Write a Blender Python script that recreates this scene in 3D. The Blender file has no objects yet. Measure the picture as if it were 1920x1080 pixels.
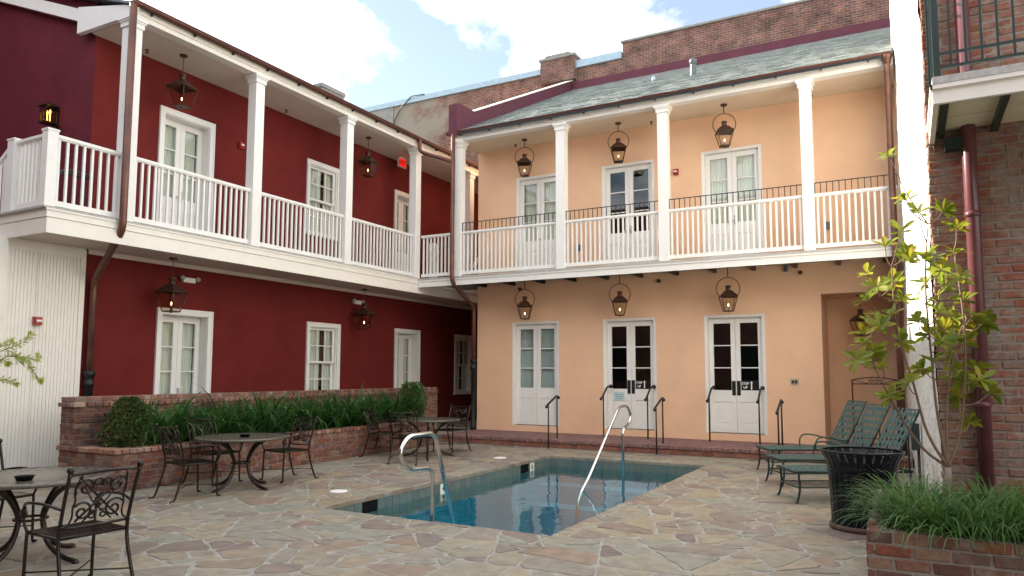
import bpy, math, random
import numpy as np
from mathutils import Vector, Matrix
R=math.radians
rnd=random.Random(7)
S=bpy.context.scene
COL=S.collection
# ---------------------------------------------------------------- camera
F_,CX_,CY_=1361.39,960.0,579.04
CH=1.6
_yaw,_pit,_rol=R(28.5306),R(5.0604),R(0.1316)
_f=np.array([-math.sin(_yaw)*math.cos(_pit),math.cos(_yaw)*math.cos(_pit),math.sin(_pit)])
_r=np.array([math.cos(_yaw),math.sin(_yaw),0.0]); _u=np.cross(_r,_f)
_r,_u=_r*math.cos(_rol)+_u*math.sin(_rol), -_r*math.sin(_rol)+_u*math.cos(_rol)
cam=bpy.data.cameras.new('camera'); camo=bpy.data.objects.new('camera',cam); COL.objects.link(camo)
camo.matrix_world=Matrix(((_r[0],_u[0],-_f[0],0),(_r[1],_u[1],-_f[1],0),(_r[2],_u[2],-_f[2],CH),(0,0,0,1)))
cam.sensor_width=36; cam.lens=F_/1920*36; cam.shift_y=39.04/1920; cam.clip_start=.05; cam.clip_end=2000
S.camera=camo
S.render.resolution_x=1024; S.render.resolution_y=576
# ---------------------------------------------------------------- world: sky with broken cloud
SUNV=Vector((-.90,.06,.46)).normalized()
elev=math.asin(SUNV.z)
W=bpy.data.worlds.new('World'); S.world=W; W.use_nodes=True
nt=W.node_tree; nt.nodes.clear()
def N(t,**k):
    n=nt.nodes.new(t)
    for a,b in k.items(): setattr(n,a,b)
    return n
out=N('ShaderNodeOutputWorld'); bg=N('ShaderNodeBackground'); sky=N('ShaderNodeTexSky',sky_type='NISHITA')
sky.sun_disc=False; sky.sun_elevation=elev; sky.sun_rotation=math.atan2(SUNV.x,SUNV.y); sky.air_density=1.0; sky.dust_density=.6; sky.ozone_density=1.2
tc=N('ShaderNodeTexCoord'); mp=N('ShaderNodeMapping'); mp.inputs['Scale'].default_value=(1,1,1.7); mp.inputs['Location'].default_value=(.8,2.2,-1.1)
nz=N('ShaderNodeTexNoise'); nz.inputs['Scale'].default_value=3.1; nz.inputs['Detail'].default_value=9; nz.inputs['Roughness'].default_value=.56; nz.inputs['Distortion'].default_value=.25
rp=N('ShaderNodeValToRGB'); rp.color_ramp.elements[0].position=.41; rp.color_ramp.elements[1].position=.56; rp.color_ramp.elements[0].color=(.10,.10,.10,1)
mx=N('ShaderNodeMix',data_type='RGBA'); mx.inputs['B'].default_value=(13.0,13.2,13.4,1)
nt.links.new(tc.outputs['Generated'],mp.inputs['Vector']); nt.links.new(mp.outputs[0],nz.inputs['Vector']); nt.links.new(nz.outputs['Fac'],rp.inputs[0])
nt.links.new(rp.outputs[0],mx.inputs['Factor']); nt.links.new(sky.outputs[0],mx.inputs['A']); nt.links.new(mx.outputs['Result'],bg.inputs['Color'])
bg.inputs['Strength'].default_value=.068
nt.links.new(bg.outputs[0],out.inputs['Surface'])
sun=bpy.data.lights.new('sun','SUN'); sun.energy=5.0; sun.angle=R(.53); sun.color=(1,.93,.82)
suno=bpy.data.objects.new('sun',sun); COL.objects.link(suno); suno.rotation_euler=SUNV.to_track_quat('Z','Y').to_euler(); suno.location=(-20,0,30)
S.view_settings.view_transform='Standard'; S.view_settings.look='None'; S.view_settings.gamma=1; S.view_settings.exposure=1.72
try: S.view_settings.use_curve_mapping=False
except Exception: pass
# ---------------------------------------------------------------- pixel helpers (a pixel gives a direction, planes give the distance)
def ray(x,y): return _r*(x-CX_)/F_-_u*(y-CY_)/F_+_f
def onx(x,y,X): d=ray(x,y); return Vector((X,d[1]*X/d[0],CH+d[2]*X/d[0]))
def ony(x,y,Y): d=ray(x,y); return Vector((d[0]*Y/d[1],Y,CH+d[2]*Y/d[1]))
def onz(x,y,Z=0): d=ray(x,y); t=(Z-CH)/d[2]; return Vector((d[0]*t,d[1]*t,Z))
def proj(P):
    d=np.array(P)-np.array((0,0,CH)); w=d@_f
    return CX_+F_*(d@_r)/w, CY_-F_*(d@_u)/w, w
# ---------------------------------------------------------------- materials
MATS={}
def mat(name,col,rough=.6,metal=0,var=0,vscale=3,col2=None,bump=0,bscale=60,spec=.5,isl=None,ramp=None,stain=None,pos=True,coat=0,bdist=.01,bdet=3):
    """var: brightness variation by noise; col2: second colour mixed by noise; isl/ramp: colour per piece; stain=(col,scale,lo,hi)"""
    m=bpy.data.materials.new(name); m.use_nodes=True; t=m.node_tree; b=t.nodes['Principled BSDF']; MATS[name]=m
    def nn(k,**kw):
        n=t.nodes.new(k)
        for a,v in kw.items(): setattr(n,a,v)
        return n
    L=t.links.new
    geo=nn('ShaderNodeNewGeometry'); oc=nn('ShaderNodeTexCoord')
    vec=geo.outputs['Position'] if pos else oc.outputs['Object']
    cur=None
    if ramp:
        oi=nn('ShaderNodeObjectInfo'); ad=nn('ShaderNodeMath',operation='ADD'); fr=nn('ShaderNodeMath',operation='FRACT')
        L(oi.outputs['Random'],ad.inputs[0]); L(geo.outputs['Random Per Island'],ad.inputs[1]); L(ad.outputs[0],fr.inputs[0])
        cr=nn('ShaderNodeValToRGB'); cr.color_ramp.interpolation='LINEAR'
        e=cr.color_ramp.elements
        while len(e)<len(ramp): e.new(.5)
        for k,c in enumerate(ramp): e[k].position=k/(len(ramp)-1); e[k].color=(*c,1)
        L(fr.outputs[0],cr.inputs[0]); cur=cr.outputs[0]
    else:
        rgb=nn('ShaderNodeRGB'); rgb.outputs[0].default_value=(*col,1); cur=rgb.outputs[0]
    if col2:
        n=nn('ShaderNodeTexNoise'); n.inputs['Scale'].default_value=vscale; n.inputs['Detail'].default_value=6; L(vec,n.inputs['Vector'])
        c=nn('ShaderNodeValToRGB'); c.color_ramp.elements[0].position=.38; c.color_ramp.elements[1].position=.66; L(n.outputs['Fac'],c.inputs[0])
        q=nn('ShaderNodeMix',data_type='RGBA'); L(c.outputs[0],q.inputs['Factor']); L(cur,q.inputs['A']); q.inputs['B'].default_value=(*col2,1); cur=q.outputs['Result']
    if stain:
        n=nn('ShaderNodeTexNoise'); n.inputs['Scale'].default_value=stain[1]; n.inputs['Detail'].default_value=7; n.inputs['Roughness'].default_value=.62; L(vec,n.inputs['Vector'])
        c=nn('ShaderNodeValToRGB'); c.color_ramp.elements[0].position=stain[2]; c.color_ramp.elements[1].position=stain[3]; L(n.outputs['Fac'],c.inputs[0])
        q=nn('ShaderNodeMix',data_type='RGBA'); L(c.outputs[0],q.inputs['Factor']); L(cur,q.inputs['A']); q.inputs['B'].default_value=(*stain[0],1); cur=q.outputs['Result']
    if var:
        n=nn('ShaderNodeTexNoise'); n.inputs['Scale'].default_value=vscale*2.3; n.inputs['Detail'].default_value=8; n.inputs['Roughness'].default_value=.6; L(vec,n.inputs['Vector'])
        r_=nn('ShaderNodeMapRange'); r_.inputs['From Min'].default_value=.25; r_.inputs['From Max'].default_value=.75; r_.inputs['To Min'].default_value=1-var; r_.inputs['To Max'].default_value=1+var; L(n.outputs['Fac'],r_.inputs[0])
        q=nn('ShaderNodeMix',data_type='RGBA',blend_type='MULTIPLY'); q.inputs['Factor'].default_value=1; L(cur,q.inputs['A']); L(r_.outputs[0],q.inputs['B']); cur=q.outputs['Result']
    L(cur,b.inputs['Base Color']); b.inputs['Roughness'].default_value=rough; b.inputs['Metallic'].default_value=metal; b.inputs['Specular IOR Level'].default_value=spec
    if coat: b.inputs['Coat Weight'].default_value=coat
    if bump:
        n=nn('ShaderNodeTexNoise'); n.inputs['Scale'].default_value=bscale; n.inputs['Detail'].default_value=bdet; L(vec,n.inputs['Vector'])
        u=nn('ShaderNodeBump'); u.inputs['Strength'].default_value=bump; u.inputs['Distance'].default_value=bdist; L(n.outputs['Fac'],u.inputs['Height']); L(u.outputs[0],b.inputs['Normal'])
    return m
mat('red_stucco',(.140,.0165,.0145),.85,var=.16,vscale=.7,bump=.55,bscale=45,spec=.2)
mat('skylit_red_stucco',(.125,.018,.030),.85,var=.16,vscale=.7,bump=.55,bscale=45,spec=.2)  # red stucco of the gable, with blue skylight tint put into its colour
mat('peach_stucco',(.79,.51,.335),.85,var=.07,vscale=.55,bump=.5,bscale=42,spec=.2)
mat('purple_stucco',(.12,.038,.055),.8,var=.12,vscale=1.5,bump=.3,bscale=40,spec=.2)
mat('white_paint',(.80,.79,.76),.45,var=.035,vscale=2.5,bump=.05,bscale=30,spec=.4)
mat('cream_paint',(.80,.765,.69),.5,var=.04,vscale=2,bump=.05,bscale=30,stain=((.60,.52,.42),1.3,.66,.86))
mat('ceiling_paint',(.66,.57,.49),.6,var=.05,vscale=2)
mat('peach_ceiling',(.72,.60,.46),.7,var=.04,vscale=2)
mat('deck_edge',(.42,.41,.39),.7,var=.25,vscale=9)
mat('copper_pipe',(.17,.070,.045),.42,metal=.35,var=.22,vscale=2.2,col2=(.10,.045,.035),bump=.06,bscale=25)
mat('maroon_pipe',(.13,.045,.05),.24,metal=.0,var=.15,vscale=3,bump=.05,bscale=25)
mat('gutter_metal',(.13,.052,.038),.42,metal=.4,var=.2,vscale=2.5,bump=.06,bscale=15)
mat('cast_iron',(.012,.013,.015),.45,metal=.3,var=.2,vscale=9,bump=.1,bscale=60)
mat('black_iron',(.014,.013,.014),.42,metal=.2,var=.15,vscale=8)
mat('bronze_metal',(.022,.0155,.0125),.24,metal=.45,var=.30,vscale=14,bump=.08,bscale=90,pos=False)
mat('table_metal',(.125,.112,.092),.30,metal=.35,var=.3,vscale=16,pos=False)
mat('green_metal',(.018,.040,.036),.38,metal=.15,var=.2,vscale=12,pos=False)
mat('green_strap',(.050,.105,.100),.5,var=.16,vscale=16,pos=False)
mat('lamp_copper',(.085,.042,.028),.42,metal=.55,var=.3,vscale=25,pos=False)
mat('chrome',(.62,.62,.60),.16,metal=1,var=.06,vscale=10)
mat('trash_black',(.005,.008,.012),.25,var=.1,vscale=9,pos=False,spec=.22)
mat('rust_base',(.085,.040,.030),.7,var=.3,vscale=9,pos=False)
mat('liner',(.004,.004,.005),.7,pos=False,spec=.1)
mat('mortar',(.27,.23,.195),.95,var=.25,vscale=4,bump=.5,bscale=70,spec=.15)
mat('brown_mortar',(.205,.155,.13),.95,var=.3,vscale=5,bump=.6,bscale=60,spec=.15)
mat('pale_mortar',(.27,.235,.205),.95,var=.2,vscale=5,bump=.5,bscale=70,spec=.15)
BR=[(.15,.056,.042),(.19,.082,.058),(.115,.060,.052),(.225,.075,.042),(.165,.095,.078),(.105,.064,.058),(.175,.066,.048),(.25,.155,.105),(.135,.052,.042)]
mat('brick',BR[0],.9,ramp=BR,var=.30,vscale=9,bump=.6,bscale=55,spec=.2,stain=((.29,.245,.21),6,.52,.76))
mat('cap_brick',BR[0],.9,ramp=[(.24,.105,.075),(.19,.085,.07),(.30,.16,.11),(.17,.09,.08),(.36,.24,.18),(.26,.12,.085)],var=.28,vscale=9,bump=.6,bscale=55,spec=.2,stain=((.46,.40,.36),7,.58,.80))
mat('old_brick',BR[0],.92,ramp=[(.27,.10,.065),(.23,.10,.07),(.30,.125,.08),(.22,.12,.09),(.26,.09,.055),(.28,.145,.105)],var=.30,vscale=8,bump=.7,bscale=45,spec=.15,stain=((.26,.215,.175),7,.42,.64))
mat('step_brick',BR[0],.9,ramp=[(.20,.070,.052),(.25,.10,.07),(.155,.075,.065),(.28,.12,.085),(.19,.09,.08)],var=.25,vscale=9,bump=.5,bscale=55,spec=.2,stain=((.34,.28,.25),6,.66,.86))
mat('tread_brick',BR[0],.85,ramp=[(.21,.115,.105),(.17,.095,.09),(.25,.14,.12),(.19,.12,.115)],var=.25,vscale=7,bump=.4,bscale=50,spec=.25)
ST=[(.255,.218,.152),(.238,.197,.140),(.224,.206,.156),(.20,.198,.162),(.268,.224,.155),(.168,.130,.115),(.23,.165,.118),(.214,.208,.172),(.25,.20,.132),(.146,.113,.104),(.234,.211,.164),(.20,.158,.13)]
mat('flagstone',ST[0],.52,ramp=ST,var=.30,vscale=3.2,bump=.7,bscale=13,spec=.4,stain=((.10,.068,.055),1.7,.57,.80),bdist=.012,bdet=8)
mat('grout',(.275,.262,.232),.9,var=.22,vscale=4,bump=.4,bscale=50,spec=.2)
SL=[(.245,.275,.265),(.295,.32,.30),(.21,.245,.245),(.325,.34,.325),(.265,.29,.275),(.275,.295,.295)]
mat('slate',SL[0],.6,ramp=SL,var=.28,vscale=7,bump=.4,bscale=30,spec=.35,stain=((.42,.43,.40),8,.60,.82))
mat('metal_coping',(.34,.45,.52),.5,metal=.2,var=.15,vscale=3)
mat('grey_render',(.25,.24,.22),.9,var=.3,vscale=3,bump=.3,bscale=30)
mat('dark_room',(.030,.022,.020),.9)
mat('curtain',(.76,.75,.66),.9,spec=.1)
mat('blind',(.62,.68,.68),.6)
mat('dark_plate',(.012,.012,.012),.35)
mat('beige_plate',(.45,.43,.40),.4,metal=.5)
mat('white_plastic',(.75,.75,.73),.4)
mat('red_plastic',(.36,.010,.014),.3)
mat('notice',(.50,.66,.70),.5)
mat('notice_ink',(.10,.20,.24),.6)
mat('decal_black',(.008,.008,.009),.3)
mat('decal_white',(.85,.85,.85),.5)
mat('soil',(.045,.030,.022),.95,var=.4,vscale=20,bump=.8,bscale=60)
mat('bark',(.26,.20,.16),.9,var=.25,vscale=14,bump=.4,bscale=60)
mat('twig',(.17,.105,.06),.8,var=.2,vscale=20)
mat('pool_plaster',(.025,.235,.33),.6,var=.10,vscale=1.5)
mat('pool_tile',(.10,.15,.145),.25,ramp=[(.085,.125,.125),(.12,.16,.145),(.10,.145,.15),(.135,.155,.13)],var=.2,vscale=14,spec=.5)
mat('tile_joint',(.22,.25,.24),.8)
mat('marker_tile',(.72,.69,.60),.3)
mat('whitewash',(.74,.71,.64),.95,var=.10,vscale=2.5,bump=.9,bscale=14,spec=.1,stain=((.42,.27,.20),2.6,.66,.80),bdist=.03)
mat('plaster_board',(.70,.63,.48),.7,var=.06,vscale=3)
mat('box_grey',(.10,.12,.13),.5)
def brick_sheet(name,c1,c2,mortar,plaster=None,psc=.45,plo=.45,phi=.55,axis='x'):
    """far brickwork, pieces too small to tell apart"""
    m=mat(name,c1,.95,spec=.15); t=m.node_tree; b=t.nodes['Principled BSDF']; L=t.links.new
    g=t.nodes.new('ShaderNodeNewGeometry'); s=t.nodes.new('ShaderNodeSeparateXYZ'); c=t.nodes.new('ShaderNodeCombineXYZ'); L(g.outputs['Position'],s.inputs[0])
    L(s.outputs[0 if axis=='x' else 1],c.inputs[0]); L(s.outputs[2],c.inputs[1])
    k=t.nodes.new('ShaderNodeTexBrick'); L(c.outputs[0],k.inputs['Vector']); k.inputs['Scale'].default_value=1; k.inputs['Brick Width'].default_value=.215; k.inputs['Row Height'].default_value=.075; k.inputs['Mortar Size'].default_value=.009; k.inputs['Mortar Smooth'].default_value=.3; k.inputs['Bias'].default_value=-.15
    k.inputs['Color1'].default_value=(*c1,1); k.inputs['Color2'].default_value=(*c2,1); k.inputs['Mortar'].default_value=(*mortar,1)
    n=t.nodes.new('ShaderNodeTexNoise'); n.inputs['Scale'].default_value=2.3; n.inputs['Detail'].default_value=9; n.inputs['Roughness'].default_value=.65; L(g.outputs['Position'],n.inputs['Vector'])
    r_=t.nodes.new('ShaderNodeMapRange'); r_.inputs['From Min'].default_value=.3; r_.inputs['From Max'].default_value=.7; r_.inputs['To Min'].default_value=.55; r_.inputs['To Max'].default_value=1.4; L(n.outputs['Fac'],r_.inputs[0])
    q=t.nodes.new('ShaderNodeMix'); q.data_type='RGBA'; q.blend_type='MULTIPLY'; q.inputs['Factor'].default_value=1; L(k.outputs['Color'],q.inputs['A']); L(r_.outputs[0],q.inputs['B']); cur=q.outputs['Result']
    if plaster:
        n2=t.nodes.new('ShaderNodeTexNoise'); n2.inputs['Scale'].default_value=psc; n2.inputs['Detail'].default_value=8; n2.inputs['Roughness'].default_value=.6; L(g.outputs['Position'],n2.inputs['Vector'])
        # plaster survives towards the left end of the wall
        mr=t.nodes.new('ShaderNodeMapRange'); mr.inputs['From Min'].default_value=-18.5; mr.inputs['From Max'].default_value=-12.5; mr.inputs['To Min'].default_value=.24; mr.inputs['To Max'].default_value=-.22; L(s.outputs[0],mr.inputs[0])
        ad=t.nodes.new('ShaderNodeMath'); L(n2.outputs['Fac'],ad.inputs[0]); L(mr.outputs[0],ad.inputs[1])
        cr=t.nodes.new('ShaderNodeValToRGB'); cr.color_ramp.elements[0].position=plo; cr.color_ramp.elements[1].position=phi; L(ad.outputs[0],cr.inputs[0])
        q2=t.nodes.new('ShaderNodeMix'); q2.data_type='RGBA'; L(cr.outputs[0],q2.inputs['Factor']); L(cur,q2.inputs['A']); q2.inputs['B'].default_value=(*plaster,1); cur=q2.outputs['Result']
    L(cur,b.inputs['Base Color'])
    u=t.nodes.new('ShaderNodeBump'); u.inputs['Strength'].default_value=.5; u.inputs['Distance'].default_value=.01; u.invert=True; L(k.outputs['Fac'],u.inputs['Height']); L(u.outputs[0],b.inputs['Normal'])
brick_sheet('far_brick',(.24,.10,.07),(.12,.066,.055),(.27,.235,.20),plaster=(.28,.245,.195))
brick_sheet('far_brick_tall',(.205,.088,.066),(.10,.058,.050),(.22,.19,.165))
brick_sheet('back_brick',(.26,.10,.07),(.18,.08,.06),(.25,.21,.18))
def leafmat(name,cols,trans=.35,rough=.45):
    m=bpy.data.materials.new(name); m.use_nodes=True; t=m.node_tree; MATS[name]=m; L=t.links.new; t.nodes.clear()
    o=t.nodes.new('ShaderNodeOutputMaterial'); g=t.nodes.new('ShaderNodeNewGeometry'); cr=t.nodes.new('ShaderNodeValToRGB'); e=cr.color_ramp.elements
    while len(e)<len(cols): e.new(.5)
    for k,c in enumerate(cols): e[k].position=k/(len(cols)-1); e[k].color=(*c,1)
    L(g.outputs['Random Per Island'],cr.inputs[0])
    d=t.nodes.new('ShaderNodeBsdfPrincipled'); d.inputs['Roughness'].default_value=rough; d.inputs['Specular IOR Level'].default_value=.4; L(cr.outputs[0],d.inputs['Base Color'])
    tr=t.nodes.new('ShaderNodeBsdfTranslucent'); L(cr.outputs[0],tr.inputs['Color']); mx=t.nodes.new('ShaderNodeMixShader'); mx.inputs[0].default_value=trans
    L(d.outputs[0],mx.inputs[1]); L(tr.outputs[0],mx.inputs[2]); L(mx.outputs[0],o.inputs['Surface'])
leafmat('lily_leaf',[(.025,.080,.022),(.045,.135,.030),(.085,.20,.042),(.034,.105,.026),(.060,.16,.036),(.11,.22,.055)],.4,.28)
leafmat('liriope_leaf',[(.045,.125,.022),(.070,.17,.030),(.035,.10,.020),(.10,.19,.04),(.055,.14,.026),(.15,.19,.06)])
leafmat('box_leaf',[(.022,.060,.014),(.045,.095,.020),(.085,.12,.026),(.035,.080,.018),(.14,.13,.03)])
leafmat('box_leaf_light',[(.035,.10,.022),(.06,.14,.03),(.09,.17,.04),(.045,.11,.025)],.4)
leafmat('brown_leaf',[(.22,.11,.035),(.30,.17,.06),(.17,.09,.03)])
leafmat('magnolia_leaf',[(.17,.24,.022),(.24,.29,.028),(.31,.32,.030),(.12,.19,.022),(.38,.31,.030),(.21,.26,.026)],.5,.35)
leafmat('podo_leaf',[(.38,.48,.05),(.44,.52,.06),(.32,.43,.04),(.48,.54,.11)],.4)  # sunlight put into the leaf colour, since the branch stands in shade
def glass(name,tint=(1,1,1),ior=1.5,rough=0.0,bump=None):
    m=bpy.data.materials.new(name); m.use_nodes=True; t=m.node_tree; MATS[name]=m; L=t.links.new; t.nodes.clear()
    o=t.nodes.new('ShaderNodeOutputMaterial'); fr=t.nodes.new('ShaderNodeFresnel'); gb=t.nodes.new('ShaderNodeNewGeometry'); mi=t.nodes.new('ShaderNodeMapRange'); mi.inputs['To Min'].default_value=ior; mi.inputs['To Max'].default_value=1/ior; L(gb.outputs['Backfacing'],mi.inputs[0]); L(mi.outputs[0],fr.inputs['IOR'])
    a=t.nodes.new('ShaderNodeBsdfTransparent'); a.inputs['Color'].default_value=(*tint,1); g=t.nodes.new('ShaderNodeBsdfGlossy'); g.inputs['Roughness'].default_value=rough; g.inputs['Color'].default_value=(1,1,1,1)
    x=t.nodes.new('ShaderNodeMixShader'); L(fr.outputs[0],x.inputs[0]); L(a.outputs[0],x.inputs[1]); L(g.outputs[0],x.inputs[2]); L(x.outputs[0],o.inputs['Surface'])
    if bump:
        ge=t.nodes.new('ShaderNodeNewGeometry'); mp=t.nodes.new('ShaderNodeMapping'); mp.inputs['Scale'].default_value=bump[3]; n=t.nodes.new('ShaderNodeTexNoise'); n.inputs['Scale'].default_value=bump[0]; n.inputs['Detail'].default_value=2.5
        L(ge.outputs['Position'],mp.inputs[0]); L(mp.outputs[0],n.inputs['Vector'])
        u=t.nodes.new('ShaderNodeBump'); u.inputs['Strength'].default_value=bump[1]; u.inputs['Distance'].default_value=bump[2]; L(n.outputs['Fac'],u.inputs['Height']); L(u.outputs[0],g.inputs['Normal']); L(u.outputs[0],fr.inputs['Normal'])
    return m
glass('pane_glass',(.90,.93,.92),1.5,0)
glass('lamp_glass',(.86,.82,.74),1.25,.08)
glass('pool_water',(.60,.90,.94),1.33,0,bump=(2.6,.22,.05,(1,.55,1)))
def emit(name,col,s):
    m=bpy.data.materials.new(name); m.use_nodes=True; t=m.node_tree; MATS[name]=m; t.nodes.clear()
    o=t.nodes.new('ShaderNodeOutputMaterial'); e=t.nodes.new('ShaderNodeEmission'); e.inputs[0].default_value=(*col,1); e.inputs[1].default_value=s; t.links.new(e.outputs[0],o.inputs['Surface'])
emit('flame',(1,.66,.28),4); emit('bulb',(1,.55,.12),3); emit('exit_glow',(1,.02,.015),.28)
# ---------------------------------------------------------------- mesh helpers
class MB:
    def __init__(s): s.v=[]; s.f=[]; s.sm=[]
    def add(s,v,f,smooth=False):
        b=len(s.v); s.v+= [tuple(p) for p in v]; s.f+=[tuple(b+i for i in q) for q in f]; s.sm+=[smooth]*len(f); return s
    def box(s,x0,x1,y0,y1,z0,z1):
        if x0>x1: x0,x1=x1,x0
        if y0>y1: y0,y1=y1,y0
        if z0>z1: z0,z1=z1,z0
        return s.add([(x0,y0,z0),(x1,y0,z0),(x1,y1,z0),(x0,y1,z0),(x0,y0,z1),(x1,y0,z1),(x1,y1,z1),(x0,y1,z1)],[(0,3,2,1),(4,5,6,7),(0,1,5,4),(1,2,6,5),(2,3,7,6),(3,0,4,7)])
    def beam(s,a,b,w,h,up=(0,0,1)):
        a=Vector(a); b=Vector(b); d=(b-a).normalized(); sd=d.cross(Vector(up)).normalized(); u=sd.cross(d)
        v=[p+sd*i*w/2+u*j*h/2 for p in (a,b) for i,j in ((-1,-1),(1,-1),(1,1),(-1,1))]
        return s.add(v,[(0,1,2,3),(7,6,5,4),(0,4,5,1),(1,5,6,2),(2,6,7,3),(3,7,4,0)])
    def extr(s,pts,vec):
        n=len(pts); pts=[Vector(p) for p in pts]; v=pts+[p+Vector(vec) for p in pts]
        return s.add(v,[tuple(range(n))[::-1],tuple(range(n,2*n))]+[(i,(i+1)%n,n+(i+1)%n,n+i) for i in range(n)])
    def tube(s,pts,r,n=8,closed=False,caps=True):
        pts=[Vector(p) for p in pts]; m=len(pts); rr=r if isinstance(r,(list,tuple)) else [r]*m
        T=[]
        for i in range(m):
            a=pts[(i-1)%m] if (i>0 or closed) else pts[i]; b=pts[(i+1)%m] if (i<m-1 or closed) else pts[i]
            T.append((b-a).normalized())
        up=Vector((0,0,1)) if abs(T[0].z)<.9 else Vector((1,0,0)); nrm=(up-T[0]*up.dot(T[0])).normalized()
        v=[]
        for i in range(m):
            nrm=(nrm-T[i]*nrm.dot(T[i])); nrm=nrm.normalized() if nrm.length>1e-6 else T[i].orthogonal().normalized(); bi=T[i].cross(nrm)
            v+= [pts[i]+(nrm*math.cos(2*math.pi*k/n)+bi*math.sin(2*math.pi*k/n))*rr[i] for k in range(n)]
        f=[]
        for i in range(m if closed else m-1):
            j=(i+1)%m
            f+=[(i*n+k,i*n+(k+1)%n,j*n+(k+1)%n,j*n+k) for k in range(n)]
        s.add(v,f,True)
        if caps and not closed: b=len(s.v)-len(v); s.f+=[tuple(b+k for k in range(n))[::-1],tuple(b+(m-1)*n+k for k in range(n))]; s.sm+=[False,False]
        return s
    def lathe(s,prof,c=(0,0,0),n=16,rot=0,smooth=True):
        v=[];f=[]
        for (r,z) in prof: v+=[(c[0]+r*math.cos(rot+2*math.pi*k/n),c[1]+r*math.sin(rot+2*math.pi*k/n),c[2]+z) for k in range(n)]
        m=len(prof)
        for i in range(m-1): f+=[(i*n+k,i*n+(k+1)%n,(i+1)*n+(k+1)%n,(i+1)*n+k) for k in range(n)]
        s.add(v,f,smooth); b=len(s.v)-len(v); s.f+=[tuple(b+k for k in range(n))[::-1],tuple(b+(m-1)*n+k for k in range(n))]; s.sm+=[False,False]; return s
    def mesh(s,name):
        me=bpy.data.meshes.new(name); me.from_pydata(s.v,[],s.f); me.polygons.foreach_set('use_smooth',s.sm); me.update(); return me
    def build(s,name,m,parent=None,*a,**k): return obj(name,s.mesh(name),m,parent,*a,**k)
def obj(name,me,m,parent=None,label=None,cat=None,group=None,kind=None,loc=None,rotz=None):
    if m and not me.materials: me.materials.append(MATS[m])
    o=bpy.data.objects.new(name,me); COL.objects.link(o)
    if parent is not None:
        o.parent=parent
        if parent.get('_st'): o.matrix_parent_inverse=Matrix.Translation(-Vector(parent['_st']))
    if loc is not None: o.location=loc
    if rotz is not None: o.rotation_euler=(0,0,rotz)
    tag(o,label,cat,group,kind); return o
def tag(o,label=None,cat=None,group=None,kind=None):
    for a,b in (('label',label),('category',cat),('group',group),('kind',kind)):
        if b: o[a]=b
    return o
def thing(name,label,cat,loc=(0,0,0),rotz=0,group=None,static=False):
    """static: its parts are given in world coordinates"""
    o=bpy.data.objects.new(name,None); COL.objects.link(o); o.location=loc; o.rotation_euler=(0,0,rotz); o.empty_display_size=.2
    tag(o,label,cat,group)
    if static: o['_st']=tuple(loc)
    return o
def dup(root,loc,rotz=0,label=None,group=None,scale=None):
    r=root.copy(); COL.objects.link(r); r.location=loc; r.rotation_euler=(0,0,rotz)
    if label: r['label']=label
    if group: r['group']=group
    if scale: r.scale=(scale,)*3
    def rec(a,b):
        for ch in a.children:
            c=ch.copy(); COL.objects.link(c); c.parent=b; rec(ch,c)
    rec(root,r); return r
def cboxmesh(name,sx,sy,sz,c=.006,jit=.003,seed=0):
    """chamfered, slightly uneven block centred on the origin"""
    q=random.Random(seed); hx,hy,hz=sx/2,sy/2,sz/2; V=[];idx={}
    for X in (-1,1):
        for Y in (-1,1):
            for Z in (-1,1):
                j=[q.uniform(-jit,jit) for _ in range(3)]
                for ax in range(3):
                    p=[X*hx+j[0],Y*hy+j[1],Z*hz+j[2]]
                    for k,sg in ((0,X),(1,Y),(2,Z)):
                        if k!=ax: p[k]-=sg*c
                    idx[(X,Y,Z,ax)]=len(V); V.append(p)
    Fc=[]
    def face(l):
        cen=Vector((0,0,0)); P=[Vector(V[i]) for i in l]
        for p in P: cen+=p
        nrm=(P[1]-P[0]).cross(P[2]-P[0])
        Fc.append(tuple(l) if nrm.dot(cen)>0 else tuple(l[::-1]))
    for ax in range(3):
        o=[k for k in range(3) if k!=ax]
        for sg in (-1,1):
            l=[]
            for a,b in ((-1,-1),(1,-1),(1,1),(-1,1)):
                t=[0,0,0]; t[ax]=sg; t[o[0]]=a; t[o[1]]=b; l.append(idx[(*t,ax)])
            face(l)
        for a in (-1,1):
            for b in (-1,1):
                t0=[0,0,0]; t0[o[0]]=a; t0[o[1]]=b; t0[ax]=-1; t1=list(t0); t1[ax]=1
                face([idx[(*t0,o[0])],idx[(*t0,o[1])],idx[(*t1,o[1])],idx[(*t1,o[0])]])
    for X in (-1,1):
        for Y in (-1,1):
            for Z in (-1,1): face([idx[(X,Y,Z,k)] for k in range(3)])
    me=bpy.data.meshes.new(name); me.from_pydata(V,[],Fc); me.update(); return me
def addmesh(mb,me,M):
    mb.add([M@v.co for v in me.vertices],[tuple(p.vertices) for p in me.polygons])
_bm={}
def brickset(l,d,h,m,n=4,c=.006,jit=.004):
    k=(round(l,4),round(d,4),round(h,4),m)
    if k not in _bm:
        _bm[k]=[cboxmesh('brick',l,d,h,c,jit,seed=91+i) for i in range(n)]
        for me in _bm[k]: me.materials.append(MATS[m])
    return _bm[k]
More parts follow.
